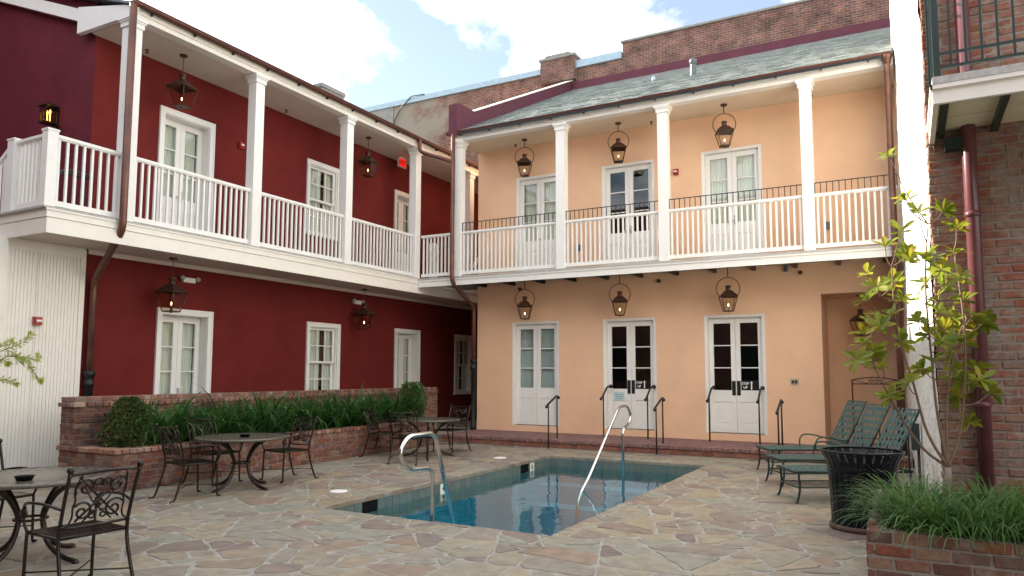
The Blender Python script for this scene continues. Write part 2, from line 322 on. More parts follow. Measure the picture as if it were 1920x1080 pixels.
def lay(parent,O,u,length,nrow,ch=.075,bl=.213,joint=.011,proud=.007,depth=.05,m='brick',stuff=None,part=lambda p:True,off0=0,stag=.5,name='brick',jz=.002,skip=None):
    """lay courses of single bricks on a face; u=(ux,uy) runs along it, the outward side is (uy,-ux)"""
    u=Vector((u[0],u[1],0)).normalized(); n=Vector((u.y,-u.x,0)); ang=math.atan2(u.y,u.x); O=Vector(O)
    ms=brickset(bl-joint,depth,ch-joint,m)
    for i in range(nrow):
        t=-((i*stag+off0)%1.0)*bl
        while t<length-.02:
            a=max(t,0)+ (joint/2 if t>=0 else 0); b=min(t+bl,length)-(joint/2 if t+bl<=length else 0); t+=bl
            if b-a<.035: continue
            if skip and skip((a+b)/2,i): continue
            p=O+u*((a+b)/2)+Vector((0,0,(i+.5)*ch+rnd.uniform(-jz,jz)))+n*(proud-depth/2+rnd.uniform(-.005,.005))
            me=ms[rnd.randrange(len(ms))]; sx=(b-a)/(bl-joint)
            if part(p): 
                o=obj(name,me,None,parent,loc=p,rotz=ang+rnd.uniform(-.014,.014)); o.scale[0]=sx
            elif stuff is not None: addmesh(stuff,me,Matrix.Translation(p)@Matrix.Rotation(ang,4,'Z')@Matrix.Diagonal((sx,1,1,1)))
# ================================================================ facades
class Fac:
    def __init__(s,k): s.k=k
    def P(s,u,d,z): return (u,15.9-d,z) if s.k=='p' else ((-11.9+d,u,z) if s.k=='r' else (u,7.07-d,z))
    def box(s,mb,u0,u1,d0,d1,z0,z1):
        a=s.P(u0,d0,z0); b=s.P(u1,d1,z1); mb.box(a[0],b[0],a[1],b[1],z0,z1)
PF,RF,GF=Fac('p'),Fac('r'),Fac('g')
def wallmesh(fac,u0,u1,z0,z1,ops,th=.3):
    mb=MB(); us=sorted({u0,u1,*[o[0] for o in ops],*[o[1] for o in ops]}); zs=sorted({z0,z1,*[o[2] for o in ops],*[o[3] for o in ops]})
    for a,b in zip(us,us[1:]):
        for c,d in zip(zs,zs[1:]):
            um,zm=(a+b)/2,(c+d)/2
            if any(o[0]<um<o[1] and o[2]<zm<o[3] for o in ops): continue
            for dd in (0,-th): mb.add([fac.P(a,dd,c),fac.P(b,dd,c),fac.P(b,dd,d),fac.P(a,dd,d)],[(0,1,2,3)])
    for o in list(ops)+[(u0,u1,z0,z1)]:
        q=[(o[0],o[2]),(o[1],o[2]),(o[1],o[3]),(o[0],o[3])]
        for (a,c),(b,d) in zip(q,q[1:]+q[:1]): mb.add([fac.P(a,0,c),fac.P(b,0,d),fac.P(b,-th,d),fac.P(a,-th,c)],[(0,1,2,3)])
    return mb
def curtain(fac,u0,u1,d,z0,z1,amp=.012,per=.06,gap=None):
    mb=MB(); n=max(12,int((u1-u0)/.012)); v=[]
    ph=rnd.uniform(0,6)
    for i in range(n+1):
        u=u0+(u1-u0)*i/n; dd=d+amp*math.sin(ph+2*math.pi*u/per)+amp*.7*math.sin(ph*2+2*math.pi*u/(per*2.37))
        v+=[fac.P(u,dd,z0),fac.P(u,dd,z1)]
    f=[(2*i,2*i+2,2*i+3,2*i+1) for i in range(n) if not (gap and gap[0]<u0+(u1-u0)*(i+.5)/n<gap[1])]
    return mb.add(v,f,True)
def door(fac,parent,u0,u1,z0,z1,set_=.10,casing=0,inner='dark',hard='plates',lining=.055):
    W_=.07 if not casing else lining
    lf=MB(); fr=MB(); zt=z1-.06 if not casing else z1-.03
    a,b=u0+W_,u1-W_; mid=(a+b)/2; d0,d1=-set_-.05,-set_; g0,g1=z0+.91,zt-.115; st=.095
    for (p,q) in ((a+.003,mid-.003),(mid+.003,b-.003)):
        fac.box(lf,p,p+st,d0,d1,z0+.012,zt); fac.box(lf,q-st,q,d0,d1,z0+.012,zt)
        e=.0015
        fac.box(lf,p+st,q-st,d0,d1-e,g1,zt); fac.box(lf,p+st,q-st,d0,d1-e,z0+.66,g0); fac.box(lf,p+st,q-st,d0,d1-e,z0+.012,z0+.18)
        fac.box(lf,p+st,q-st,d0+.012,d1-.018,z0+.18,z0+.66)
        fac.box(lf,p+st+.035,q-st-.035,d1-.018,d1-.006,z0+.215,z0+.625)
        h=(g1-g0)/3
        for k in (1,2): fac.box(lf,p+st,q-st,d0+.008,d1-.004,g0+k*h-.011,g0+k*h+.011)
    D=lf.build('door','white_paint',parent)
    for (p,q) in ((a+.003,mid-.003),(mid+.003,b-.003)):
        h=(g1-g0)/3
        for k in range(3):
            m=MB(); fac.box(m,p+st,q-st,d0+.02,d0+.026,g0+k*h+(.011 if k else 0),g0+(k+1)*h-(.011 if k<2 else 0)); m.build('pane','pane_glass',D)
        if inner=='curtain': curtain(fac,p+st-.02,q-st+.02,d0-.05,g0-.03,g1+.04).build('curtain','curtain',D)
        if inner=='blind':
            m=MB(); z=g0-.02
            while z<g1+.02: 
                A=[fac.P(p+st-.02,d0-.03,z),fac.P(q-st+.02,d0-.03,z),fac.P(q-st+.02,d0-.052,z+.026),fac.P(p+st-.02,d0-.052,z+.026)]; m.add(A,[(0,1,2,3)]); z+=.024
            m.build('blind','blind',D)
    # frame
    dfront=-.018 if not casing else .0
    for (p,q) in ((u0,u0+W_),(u1-W_,u1)): fac.box(fr,p,q,d0-.03,dfront,z0,z1)
    fac.box(fr,u0+W_,u1-W_,d0-.03,dfront-.001,zt+.004,z1)
    if not casing:
        for (p,q) in ((u0+.0,u0+.028),(u1-.028,u1)): fac.box(fr,p,q,dfront,dfront+.012,z0,z1)
        fac.box(fr,u0+.028,u1-.028,dfront,dfront+.011,z1-.028,z1)
    if casing:
        for (p,q) in ((u0-casing,u0+.012),(u1-.012,u1+casing)): fac.box(fr,p,q,.001,.032,z0,z1+casing)
        fac.box(fr,u0+.012,u1-.012,.001,.031,z1-.012,z1+casing)
        for (p,q) in ((u0-casing,u0-casing+.025),(u1+casing-.025,u1+casing)): fac.box(fr,p,q,.032,.044,z0,z1+casing)
        fac.box(fr,u0-casing+.025,u1+casing-.025,.031,.043,z1+casing-.025,z1+casing)
    fr.build('frame','white_paint',D)
    th=MB(); fac.box(th,u0+W_,u1-W_,d0-.02,-.002,z0-.02,z0+.008); th.build('threshold','dark_plate',D)
    if hard=='plates':
        for (p,q) in ((mid-.090,mid-.012),(mid+.012,mid+.090)):
            m=MB(); fac.box(m,p,q,d1,d1+.006,z0+.80,z0+1.11); m.build('push_plate','dark_plate',D)
    elif hard=='lever':
        m=MB(); fac.box(m,mid+.025,mid+.075,d1,d1+.012,z0+.86,z0+1.06); fac.box(m,mid-.06,mid+.03,d1+.03,d1+.045,z0+.93,z0+.95); fac.box(m,mid+.028,mid+.05,d1+.012,d1+.03,z0+.93,z0+.95); m.build('handle','beige_plate',D)
        m=MB(); p=fac.P(mid-.11,d1+.008,z0+.93); m.tube([fac.P(mid-.11,d1-.002,z0+.93),fac.P(mid-.11,d1+.03,z0+.93)],.022,10); m.build('handle','beige_plate',D)
    return D
def window(fac,parent,u0,u1,z0,z1,cas=.09,inner='curtain'):
    s=MB(); sash=MB(); d1=-.05; e=.001
    # two sashes, six panes each
    zm=(z0+z1)/2; panes=[]
    for (c,d,dd) in ((zm-.02,z1-.03,d1),(z0+.03,zm+.02,d1-.045)):
        a,b=u0+.035,u1-.035; st=.05
        fac.box(sash,a,a+st,dd-.035,dd,c,d); fac.box(sash,b-st,b,dd-.035,dd,c,d); fac.box(sash,a+st,b-st,dd-.035,dd-e,c,c+.045); fac.box(sash,a+st,b-st,dd-.035,dd-e,d-.05,d)
        gu0,gu1,gz0,gz1=a+st,b-st,c+.045,d-.05
        for k in (1,2): u=gu0+(gu1-gu0)*k/3; fac.box(sash,u-.010,u+.010,dd-.03,dd-.004,gz0,gz1)
        zz=(gz0+gz1)/2; w=(gu1-gu0)/3
        for k in range(3):
            p=gu0+k*w+(.010 if k else 0); q=gu0+(k+1)*w-(.010 if k<2 else 0)
            fac.box(sash,p,q,dd-.03,dd-.005,zz-.010,zz+.010)
            panes+=[(p,q,dd-.02,gz0,zz-.010),(p,q,dd-.02,zz+.010,gz1)]
    Wd=sash.build('window','white_paint',parent)
    for p in panes: m=MB(); fac.box(m,p[0],p[1],p[2]-.005,p[2],p[3],p[4]); m.build('pane','pane_glass',Wd)
    s=MB()
    for (p,q) in ((u0,u0+.035),(u1-.035,u1)): fac.box(s,p,q,-.17,.0,z0,z1)
    fac.box(s,u0+.035,u1-.035,-.17,-e,z1-.03,z1); fac.box(s,u0+.035,u1-.035,-.17,-e,z0,z0+.03)
    for (p,q) in ((u0-cas,u0+.01),(u1-.01,u1+cas)): fac.box(s,p,q,.001,.03,z0-.0,z1+cas)
    fac.box(s,u0+.01,u1-.01,.001,.029,z1-.01,z1+cas)
    for (p,q) in ((u0-cas,u0-cas+.022),(u1+cas-.022,u1+cas)): fac.box(s,p,q,.03,.042,z0,z1+cas)
    fac.box(s,u0-cas+.022,u1+cas-.022,.029,.041,z1+cas-.022,z1+cas)
    s.build('frame','white_paint',Wd)
    m=MB(); fac.box(m,u0-cas-.02,u1+cas+.02,.0,.06,z0-.06,z0-.001); m.build('sill','white_paint',Wd)
    if inner: curtain(fac,u0+.02,u1-.02,-.165,z0,z1,.016,.075,gap=(u1-(u1-u0)*.42,u1-(u1-u0)*.30)).build('curtain','curtain',Wd)
    return Wd
def column(parent,x0,x1,y0,y1,z0,z1,m='white_paint'):
    b=MB(); b.box(x0,x1,y0,y1,z0,z1-.13); 
    for (g,a,c) in ((.022,z1-.155,z1-.075),(.04,z1-.075,z1-.045),(.058,z1-.045,z1-.0)): b.box(x0-g,x1+g,y0-g,y1+g,a,c)
    return b.build('column',m,parent)
def railing(parent,axis,fix,a,b,zb,sp=.111,iron=False,top=1.11,w=.034,proto={}):
    """white rail with single balusters; axis x or y"""
    z0=zb+.055; z1=zb+.135; zt0=zb+top-.065; zt1=zb+top
    m=MB()
    def bx(mb,p,q,hw,c,d):
        if axis=='x': mb.box(p,q,fix-hw,fix+hw,c,d)
        else: mb.box(fix-hw,fix+hw,p,q,c,d)
    bx(m,a,b,.042,zt0+.02,zt1); bx(m,a,b,.027,zt0,zt0+.0201)
    Rl=m.build('railing','white_paint',parent)
    m=MB(); bx(m,a,b,.025,z0,z1); m.build('bottom_rail','white_paint',Rl)
    k=round(zt0-z1,3)
    if k not in proto:
        t=MB(); t.box(-w/2,w/2,-w/2,w/2,0,k); proto[k]=t.mesh('baluster')
    n=max(1,round((b-a)/sp)); 
    for i in range(n):
        u=a+(b-a)*(i+.5)/n
        obj('baluster',proto[k],'white_paint',Rl,loc=(u,fix,z1) if axis=='x' else (fix,u,z1))
    if iron:
        t=MB(); bx(t,a,b,.008,zb+1.318,zb+1.334); t.build('iron_rail','black_iron',Rl)
        if 'ip' not in proto:
            t=MB(); t.box(-.007,.007,-.007,.007,0,.209); proto['ip']=t.mesh('iron_picket')
        for i in range(n+1):
            u=min(max(a+(b-a)*i/n,a+.008),b-.008); obj('iron_picket',proto['ip'],'black_iron',Rl,loc=(u,fix,zt1) if axis=='x' else (fix,u,zt1))
    return Rl
def gutter(parent,axis,fix,a,b,z,r=.065):
    """half round gutter with end caps and hanger lugs"""
    m=MB(); n=9; v=[];f=[]
    prof=[(math.cos(math.pi+math.pi*k/n)*r,math.sin(math.pi+math.pi*k/n)*r) for k in range(n+1)]+[(r+.008,.006),(r+.008,.0)]
    for t in (a,b):
        for (p,q) in prof: v.append((t,fix+p,z+q) if axis=='x' else (fix+p,t,z+q))
    k=len(prof); f=[(i,i+1,k+i+1,k+i) for i in range(k-1)]; m.add(v,f,True)
    m.add(v[:n+1],[tuple(range(n+1))]); m.add(v[k:k+n+1],[tuple(range(n+1))])
    m.f.append((0,n,k+n,k)); m.sm.append(False)
    g=m.build('gutter','gutter_metal',parent)
    t=a+.35
    while t<b:
        lug=MB()
        if axis=='x': lug.box(t,t+.02,fix-.01,fix+.05,z-r-.035,z-r+.015)
        else: lug.box(fix-.05,fix+.01,t,t+.02,z-r-.035,z-r+.015)
        t+=.82; lug.build('gutter_bracket','cast_iron',g)
    return g
# ================================================================ peach building
PB=thing('peach_building','two storey peach stucco building with white gallery and grey green slate roof','building',(-4.8,18.5,0),static=True)
XR=-.01
dP=[(-8.63,-7.36),(-6.22,-4.95),(-3.87,-2.60)]; uP=[(-8.53,-7.26),(-6.22,-4.94),(-3.86,-2.575)]
ops=[(a,b,.335,2.86) for a,b in dP]+[(a,b,3.975,6.515) for a,b in uP]+[(-1.5,XR-.02,.17,3.22)]
wallmesh(PF,-9.65,XR,0,7.32,ops,.3).build('wall','peach_stucco',PB)
m=MB(); m.extr([(-9.65,16.2,0),(-9.65,21.68,0),(-9.65,21.68,10.6),(-9.65,16.2,8.0)],(.25,0,0)); m.build('side_wall','peach_stucco',PB)
# enclosed rooms behind the doors
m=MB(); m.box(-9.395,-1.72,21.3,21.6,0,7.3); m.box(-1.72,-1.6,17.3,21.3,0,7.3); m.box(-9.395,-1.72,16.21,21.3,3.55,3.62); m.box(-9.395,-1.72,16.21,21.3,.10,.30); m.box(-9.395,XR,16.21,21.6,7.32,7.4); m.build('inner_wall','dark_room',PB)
# alcove
m=MB(); m.box(-1.6,XR+.0,17.15,17.3,.1,3.4); m.box(-1.6,XR,16.205,17.15,3.225,3.4); m.box(-1.6,-1.5,16.205,17.15,.1,3.225); m.build('alcove_wall','peach_stucco',PB)
for i,(a,b) in enumerate(dP): door(PF,PB,a,b,.335,2.86,.10,0,('blind','dark','dark')[i],(None,'plates','plates')[i])
for i,(a,b) in enumerate(uP): door(PF,PB,a,b,3.975,6.515,.10,0,('curtain','dark','curtain')[i],'lever')
# gallery
YF_=14.76; XL=-10.70
m=MB(); m.box(-10.66,XR,YF_+.04,15.895,3.87,3.93); m.box(-10.66,-9.66,15.895,16.9,3.87,3.93); m.build('deck','deck_edge',PB)
m=MB(); m.box(-10.715,XR,YF_-.03,YF_+.04,3.905,3.945); m.build('deck_nosing','deck_edge',PB)
m=MB(); m.box(-10.715,XR,YF_,YF_+.04,3.73,3.905); m.box(-10.715,XR,YF_-.02,YF_-.0005,3.865,3.905); m.build('fascia','white_paint',PB)
x=-9.41
while x<-.1:
    m=MB(); m.box(x-.04,x+.04,YF_+.045,15.9,3.782,3.869); m.build('joist','cast_iron',PB); x+=.828
COLX=[-9.57,-6.79,-4.40,-1.55]
for c in COLX: column(PB,c-.105,c+.105,YF_+.0,YF_+.21,3.945,7.305)
rx=YF_+.085
for a,b in zip([c+.105 for c in COLX],[c-.105 for c in COLX[1:]]+[XR-.02]): railing(PB,'x',rx,a,b,3.935,iron=True)
railing(PB,'x',rx,-10.66,-9.68,3.935)
m=MB(); m.box(-9.70,XR,YF_,YF_+.2,7.31,7.46); m.box(-9.70,XR,YF_-.022,YF_-.0005,7.37,7.46); m.build('beam','white_paint',PB)
m=MB(); m.box(-9.64,XR,YF_+.202,15.898,7.315,7.35); m.build('gallery_ceiling','peach_ceiling',PB)
gutter(PB,'x',YF_-.09,-9.80,XR-.02,7.515,.07)
# slates, laid in overlapping courses
SLO=.5; EY,EZ=14.62,7.50
def roofz(y): return EZ+SLO*(y-EY)
m=MB(); m.add([(-9.5,EY,EZ-.03),(XR,EY,EZ-.03),(XR,21.69,roofz(21.69)-.03),(-9.5,21.69,roofz(21.69)-.03),(-9.5,EY,EZ-.09),(XR,EY,EZ-.09),(XR,21.69,roofz(21.69)-.35),(-9.5,21.69,roofz(21.69)-.35)],[(0,1,2,3),(7,6,5,4),(0,4,5,1),(1,5,6,2),(2,6,7,3),(3,7,4,0)])
RO=m.build('roof','cast_iron',PB)
sl=MB(); row=0; s_=0; Ls=math.hypot(21.69-EY,roofz(21.69)-EZ); cy,sy_=1/math.hypot(1,SLO),SLO/math.hypot(1,SLO)
while s_<Ls-.05:
    x=-9.5-(.13 if row%2 else 0)
    while x<XR:
        w=rnd.choice((.22,.25,.28)); a=max(x,-9.5); b=min(x+w-.006,XR)
        if b-a>.04:
            h0=.022+rnd.uniform(-.004,.006); t0=s_+rnd.uniform(-.012,.006); t1=min(s_+.30,Ls)
            def pt(xx,t,h): return (xx,EY+cy*t-sy_*h,EZ+sy_*t+cy*h)
            e=rnd.uniform(-.006,.006)
            sl.add([pt(a,t0,h0),pt(b,t0+e,h0),pt(b,t1,.004),pt(a,t1,.004),pt(a,t0,h0-.012),pt(b,t0+e,h0-.012)],[(0,1,2,3),(4,5,1,0),(0,3,4),(1,5,2)])
        x+=w
    s_+=.20; row+=1
sl.build('slate','slate',RO,kind='stuff')
m=MB(); m.box(-9.40,XR,21.62,21.69,roofz(21.6)-.05,roofz(21.69)+.25); m.build('flashing','purple_stucco',RO)
for (px,py,yy,hh,r_) in ((1300,140,18.0,.42,.085),(1226,151,19.0,.10,.06)):
    p=ony(px,py,yy); zz=roofz(yy); m=MB(); m.lathe([(r_*1.1,-.1),(r_,.02),(r_*.85,hh*.7),(r_*.8,hh)],(p.x,yy,zz),14)
    if hh>.2: m.lathe([(r_*.85,hh*.72),(r_*1.12,hh*.74),(r_*1.12,hh),(r_*.4,hh+.03)],(p.x,yy,zz),14)
    m.build('vent_pipe','box_grey' if hh>.2 else 'metal_coping',RO)
# coped purple parapet along the verge
m=MB(); pr=[(14.60,7.42),(14.60,8.21),(14.72,8.26),(15.42,8.27),(21.68,11.36),(21.68,10.6)]; m.extr([(-9.73,y,z) for y,z in pr],(.24,0,0)); PP=m.build('parapet','purple_stucco',PB)
m=MB(); m.extr([(-9.75,15.42,8.272),(-9.75,21.66,11.362),(-9.75,21.66,11.392),(-9.75,15.42,8.30)],(.28,0,0)); m.build('coping','cream_paint',PP)
# ================================================================ red building
RB=thing('red_building','two storey dark red stucco building with long white gallery and deep doorways','building',(-14,13,0),static=True)
XF_=-10.72
dR=[(8.52,9.53),(15.47,16.40)]; uR=[(8.40,9.41),(15.36,16.30)]
wR=[(12.25,13.17),(18.36,19.20)]; uw=[(12.13,13.06)]
ZT=2.68
ops=[(a,b,.25,ZT) for a,b in dR]+[(a,b,3.98,6.40) for a,b in uR]+[(a,b,1.02,ZT-.02) for a,b in wR]+[(a,b,4.80,6.40) for a,b in uw]
wallmesh(RF,7.07,21.68,0,7.36,ops,.3).build('wall','red_stucco',RB)
# gable end wall following the roof pitch
def rz(x): return 7.50+.34*(-10.62-x)
XG=-17.6
m=MB(); m.extr([(-11.902,7.066,0),(XG-2,7.066,0),(XG-2,7.066,rz(XG)),(XG,7.066,rz(XG)),(-11.902,7.066,rz(-11.9)-.06)],(0,.25,0)); m.build('gable_wall','skylit_red_stucco',RB)
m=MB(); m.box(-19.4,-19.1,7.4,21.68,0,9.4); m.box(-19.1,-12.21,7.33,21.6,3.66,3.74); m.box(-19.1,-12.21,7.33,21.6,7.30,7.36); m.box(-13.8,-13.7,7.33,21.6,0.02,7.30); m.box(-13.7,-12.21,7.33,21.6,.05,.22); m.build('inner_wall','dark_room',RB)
for a,b in dR: door(RF,RB,a,b,.25,ZT,.19,.095,'curtain','lever',.02)
for a,b in uR: door(RF,RB,a,b,3.98,6.40,.19,.095,'curtain','lever',.02)
for a,b in wR: window(RF,RB,a,b,1.02,ZT-.02)
for a,b in uw: window(RF,RB,a,b,4.80,6.40)
# gallery
m=MB(); m.box(-11.898,XF_-.03,5.80,21.6,3.88,3.955); m.box(-13.2,-11.9,5.80,7.065,3.88,3.955); m.build('deck','deck_edge',RB)
m=MB(); m.box(XF_-.03,XF_+.03,5.74,14.72,3.945,3.972); m.box(-13.2,XF_-.03,5.74,5.80,3.945,3.972); m.build('deck_nosing','deck_edge',RB)
m=MB(); m.box(XF_-.04,XF_,5.80,21.6,3.59,3.815); m.box(XF_-.04,XF_+.012,5.788,21.6,3.82,3.944); m.box(XF_-.04,XF_+.028,5.772,14.72,3.918,3.944)
m.box(-12.1,XF_-.04,5.80,5.84,3.59,3.815); m.box(-12.1,XF_-.04,5.788,5.84,3.82,3.944); m.build('fascia','cream_paint',RB)
m=MB()
for k in range(13):
    x0=-11.895+k*.0895; m.box(x0,x0+.086,5.845,21.5,3.632,3.66)
m.build('soffit','ceiling_paint',RB)
m=MB(); m.box(-11.899,-11.86,7.12,21.5,3.555,3.63); m.build('cornice','ceiling_paint',RB)
RC=[7.01,9.58,12.16,14.74,17.32,19.9]
for c in RC: column(RB,XF_-.205,XF_,c-.105,c+.105,3.955 if c<14 else 3.955,7.295)
xr=XF_-.10
pw=5.83
for a,b in zip([pw+.075]+[c+.105 for c in RC[:3]],[c-.105 for c in RC[:4]]): railing(RB,'y',xr,a,b,3.95,sp=.118)
m=MB(); m.box(XF_-.165,XF_-.015,5.76,5.91,3.955,5.085); m.box(XF_-.175,XF_-.005,5.75,5.92,5.085,5.115); m.build('newel_post','white_paint',RB)
railing(RB,'x',5.835,-11.62,XF_-.165,3.95,sp=.105)
m=MB(); m.box(-11.80,-11.62,5.76,5.91,3.955,5.075); m.box(-11.81,-11.61,5.75,5.92,5.075,5.10); m.build('newel_post','white_paint',RB)
# stair rail falling away from the landing
m=MB(); m.beam((-11.80,5.835,5.0),(-13.4,5.835,3.95),.07,.06); m.beam((-11.80,5.835,4.05),(-13.4,5.835,3.0),.05,.08); m.build('stair_rail','white_paint',RB)
for k in range(12):
    x=-11.86-k*.125; m=MB(); z=5.0-(-11.80-x)*.656; m.box(x-.017,x+.017,5.818,5.852,z-.93,z-.03); m.build('baluster','white_paint',RB)
m=MB(); m.box(XF_-.2,XF_,6.92,21.6,7.30,7.47); m.box(XF_+.0005,XF_+.022,6.92,21.6,7.38,7.47); m.build('beam','cream_paint',RB)
m=MB()
for k in range(11):
    x0=-11.895+k*.0885; m.box(x0,x0+.084,6.99,21.5,7.305,7.34)
m.build('gallery_ceiling','ceiling_paint',RB)
# porch roof end board
m=MB(); m.extr([(-12.18,6.90,7.33),(-10.72,6.90,7.305),(-10.62,6.90,7.46),(-12.18,6.90,7.80)],(0,.085,0)); m.build('rake_board','white_paint',RB)
m=MB(); m.extr([(-12.18,6.93,7.56),(-12.18,6.93,7.78),(XG,6.93,rz(XG)+.02),(XG,6.93,rz(XG)-.20)],(0,.135,0)); m.build('rake_board','white_paint',RB)
gutter(RB,'y',XF_+.09,6.86,21.6,7.515,.07)
m=MB(); m.add([(-10.60,6.86,7.48),(-10.60,21.65,7.48),(XG,21.65,rz(XG)+.05),(XG,6.86,rz(XG)+.05),(-21,6.86,rz(XG)-1.1),(-21,21.65,rz(XG)-1.1)],[(0,1,2,3),(3,2,5,4)]); m.add([(-10.60,6.86,7.44),(-10.60,21.65,7.44),(XG,21.65,rz(XG)-.0),(XG,6.86,rz(XG)-.0)],[(3,2,1,0)]); m.add([(-10.6,6.86,7.44),(-10.6,6.86,7.48),(XG,6.86,rz(XG)+.05),(XG,6.86,rz(XG))],[(0,1,2,3)])
m.build('roof','box_grey',RB)
# chimney on the red roof
a=onz(580,160,9.05); b=onz(640,176,9.05)
m=MB(); m.box(-13.5,-12.95,a.y,b.y-.02,7.9,8.93); m.box(-13.53,-12.92,a.y-.03,b.y+.01,8.93,9.03); m.build('chimney','grey_render',RB)
# white boarded enclosure under the landing
m=MB(); X0=-11.86
m.box(-12.6,X0,5.85,7.068,0,3.63)
EN=m.build('boarded_enclosure','cream_paint',RB)
mm=MB()
for k in range(int((7.0-5.93)/.052)):
    y=5.935+k*.052
    if abs(y+.025-6.33)<.03: continue
    mm.box(X0,X0+.009,y,y+.047,.02,3.46)
mm.box(X0,X0+.016,5.85,5.93,0,3.6); mm.box(X0,X0+.016,6.985,7.07,0,3.6); mm.box(X0,X0+.015,5.93,6.985,3.46,3.60); mm.box(X0+.0091,X0+.0135,6.318,6.342,.02,3.46)
mm.build('boarding','cream_paint',EN)
m=MB(); m.box(-12.4,-11.75,5.60,5.842,0,3.59); m.build('corner_board','cream_paint',EN)
# stair beyond the link gallery: white stringer and rail
m=MB(); m.beam((-10.62,17.2,4.55),(-9.70,17.2,5.55),.05,.10); m.beam((-10.62,17.2,4.0),(-9.70,17.2,4.95),.05,.2); 
for k in range(7): x=-10.55+k*.13; z=4.55+(x+10.62)*1.087; m.box(x-.015,x+.015,17.185,17.215,z-.55,z)
m.build('stair_rail','white_paint',RB)
m=MB(); m.box(-10.95,-10.80,15.55,15.70,3.955,5.0); m.box(-10.66,-10.56,15.3,15.42,3.93,4.88); m.build('newel_post','white_paint',RB)
# ================================================================ brick party wall behind
BW=thing('brick_wall','tall weathered brick party wall rising behind both roofs','wall',(-8,21.9,0),static=True)
m=MB(); m.box(-24,-7.71,21.70,22.1,0,11.86); m.build('brickwork','far_brick',BW)
m=MB(); m.box(-7.71,9,21.66,22.1,0,12.28); m.build('brickwork','far_brick_tall',BW)
m=MB(); m.box(-24,-10.62,21.62,22.15,11.80,11.99); m.box(-9.36,-7.75,21.62,22.15,11.78,12.02); m.build('metal_coping','metal_coping',BW)
m=MB(); m.box(-7.76,9,21.60,22.15,12.28,12.34); m.build('coping','grey_render',BW)
m=MB(); m.box(-10.62,-9.36,21.52,22.2,11.4,12.18); m.build('chimney','far_brick_tall',BW)
m=MB(); m.box(-10.66,-9.32,21.48,22.2,12.18,12.26); m.box(-10.45,-9.55,21.55,22.1,12.26,12.36); m.build('chimney_cap','grey_render',BW)
m=MB(); m.box(-24,-17.0,21.665,21.70,7,11.8); m.build('render_patch','grey_render',BW)
m=MB(); m.tube([(-16.98,21.64,8.6),(-16.97,21.63,10.4),(-16.9,21.62,11.2),(-16.5,21.6,11.75),(-16.1,21.58,12.02),(-15.5,21.6,12.0)],.02,6); m.build('cable','cast_iron',BW)
# ================================================================ right hand building
NB=thing('brick_building','old brick building with whitewashed side wall and iron railed balcony','building',(1.5,10,0),static=True)
YB_=7.4
m=MB(); m.box(.27,6,YB_,YB_+.35,0,9.5); m.box(.40,6,YB_+.35,21.6,0,9.5); m.build('wall','mortar',NB)
st=MB()
lay(NB,(.27,YB_,0),(1,0),.92,127,.0745,.215,.013,.006,.05,'old_brick',st,part=lambda p: .2<p.z<5.1 and p.x<1.16)
lay(NB,(1.19,YB_,0),(1,0),1.9,100,.0745,.215,.013,.006,.05,'old_brick',st,part=lambda p: False)
st.build('brickwork','old_brick',NB,kind='stuff')
# whitewashed side wall, uneven render with a ragged near edge
m=MB(); ny,nz_=70,80; v=[];f=[]
A0,B0=Vector((-.02,15.9)),Vector((.225,YB_))
for j in range(nz_+1):
    z=9.5*j/nz_; jag=.10+.09*math.sin(z*7.1)*math.sin(z*2.3+1)+rnd.uniform(-.05,.05)
    for i in range(ny+1):
        t=i/ny; y=15.9+(YB_+max(0,jag)-15.9)*t; x=A0.x+(B0.x-A0.x)*t+rnd.uniform(-.010,.010)+.012*math.sin(z*1.7+y)
        v.append((x,y,z))
f=[(j*(ny+1)+i,j*(ny+1)+i+1,(j+1)*(ny+1)+i+1,(j+1)*(ny+1)+i) for j in range(nz_) for i in range(ny)]
m.add(v,f,False)
m.build('side_wall','whitewash',NB)
m=MB(); m.add([(.02,15.9,0),(.245,YB_+.004,0),(.245,YB_+.004,9.5),(.02,15.9,9.5),(.45,YB_+.004,0),(.45,15.9,0),(.45,YB_+.004,9.5),(.45,15.9,9.5)],[(0,1,2,3),(1,4,6,2)]); m.build('wall_core','mortar',NB)
lay(NB,(.243,YB_+.30,.3),(0,-1),.31,120,.0745,.155,.013,.012,.06,'old_brick',None,part=lambda p: .3<p.z<5.2)
# balcony
m=MB(); m.box(.25,5,6.24,7.39,3.80,3.855); BA=m.build('balcony','deck_edge',NB)
m=MB(); m.box(.25,5,6.27,6.31,3.655,3.80); m.box(.235,5,6.245,6.27,3.765,3.80); m.box(.25,.29,6.311,7.39,3.655,3.80); m.box(.235,.25,6.245,7.39,3.765,3.80); m.build('fascia','cream_paint',BA)
m=MB(); m.box(.295,5,6.315,6.63,3.76,3.798); m.box(.295,5,6.65,6.98,3.76,3.798); m.box(.295,5,7.0,7.385,3.76,3.798); m.build('soffit','plaster_board',BA)
for x in (.32,.72,1.6,2.5): m=MB(); m.box(x,x+.045,6.315,7.39,3.695,3.758); m.build('bracket','green_metal',BA)
m=MB(); m.box(.365,.52,7.30,7.39,3.56,3.67); m.build('bracket','green_metal',BA)
IR=BA
for (x,y) in ((.265,6.285),(.265,7.30),(2.0,6.285)): m=MB(); m.box(x,x+.045,y,y+.045,3.856,5.1); m.build('post','green_metal',BA)
m=MB()
for z in (3.945,4.05,4.86,4.97):
    m=MB(); m.box(.31,5,6.30,6.315,z-.011,z+.011); m.build('rail','green_metal',IR)
    m=MB(); m.box(.28,.295,6.33,7.30,z-.011,z+.011); m.build('rail','green_metal',IR)
pk=MB(); pk.box(-.008,.008,-.008,.008,0,1.04); pk=pk.mesh('picket')
for k in range(30): obj('picket',pk,'green_metal',IR,loc=(.382+k*.1015,6.3075,3.936))
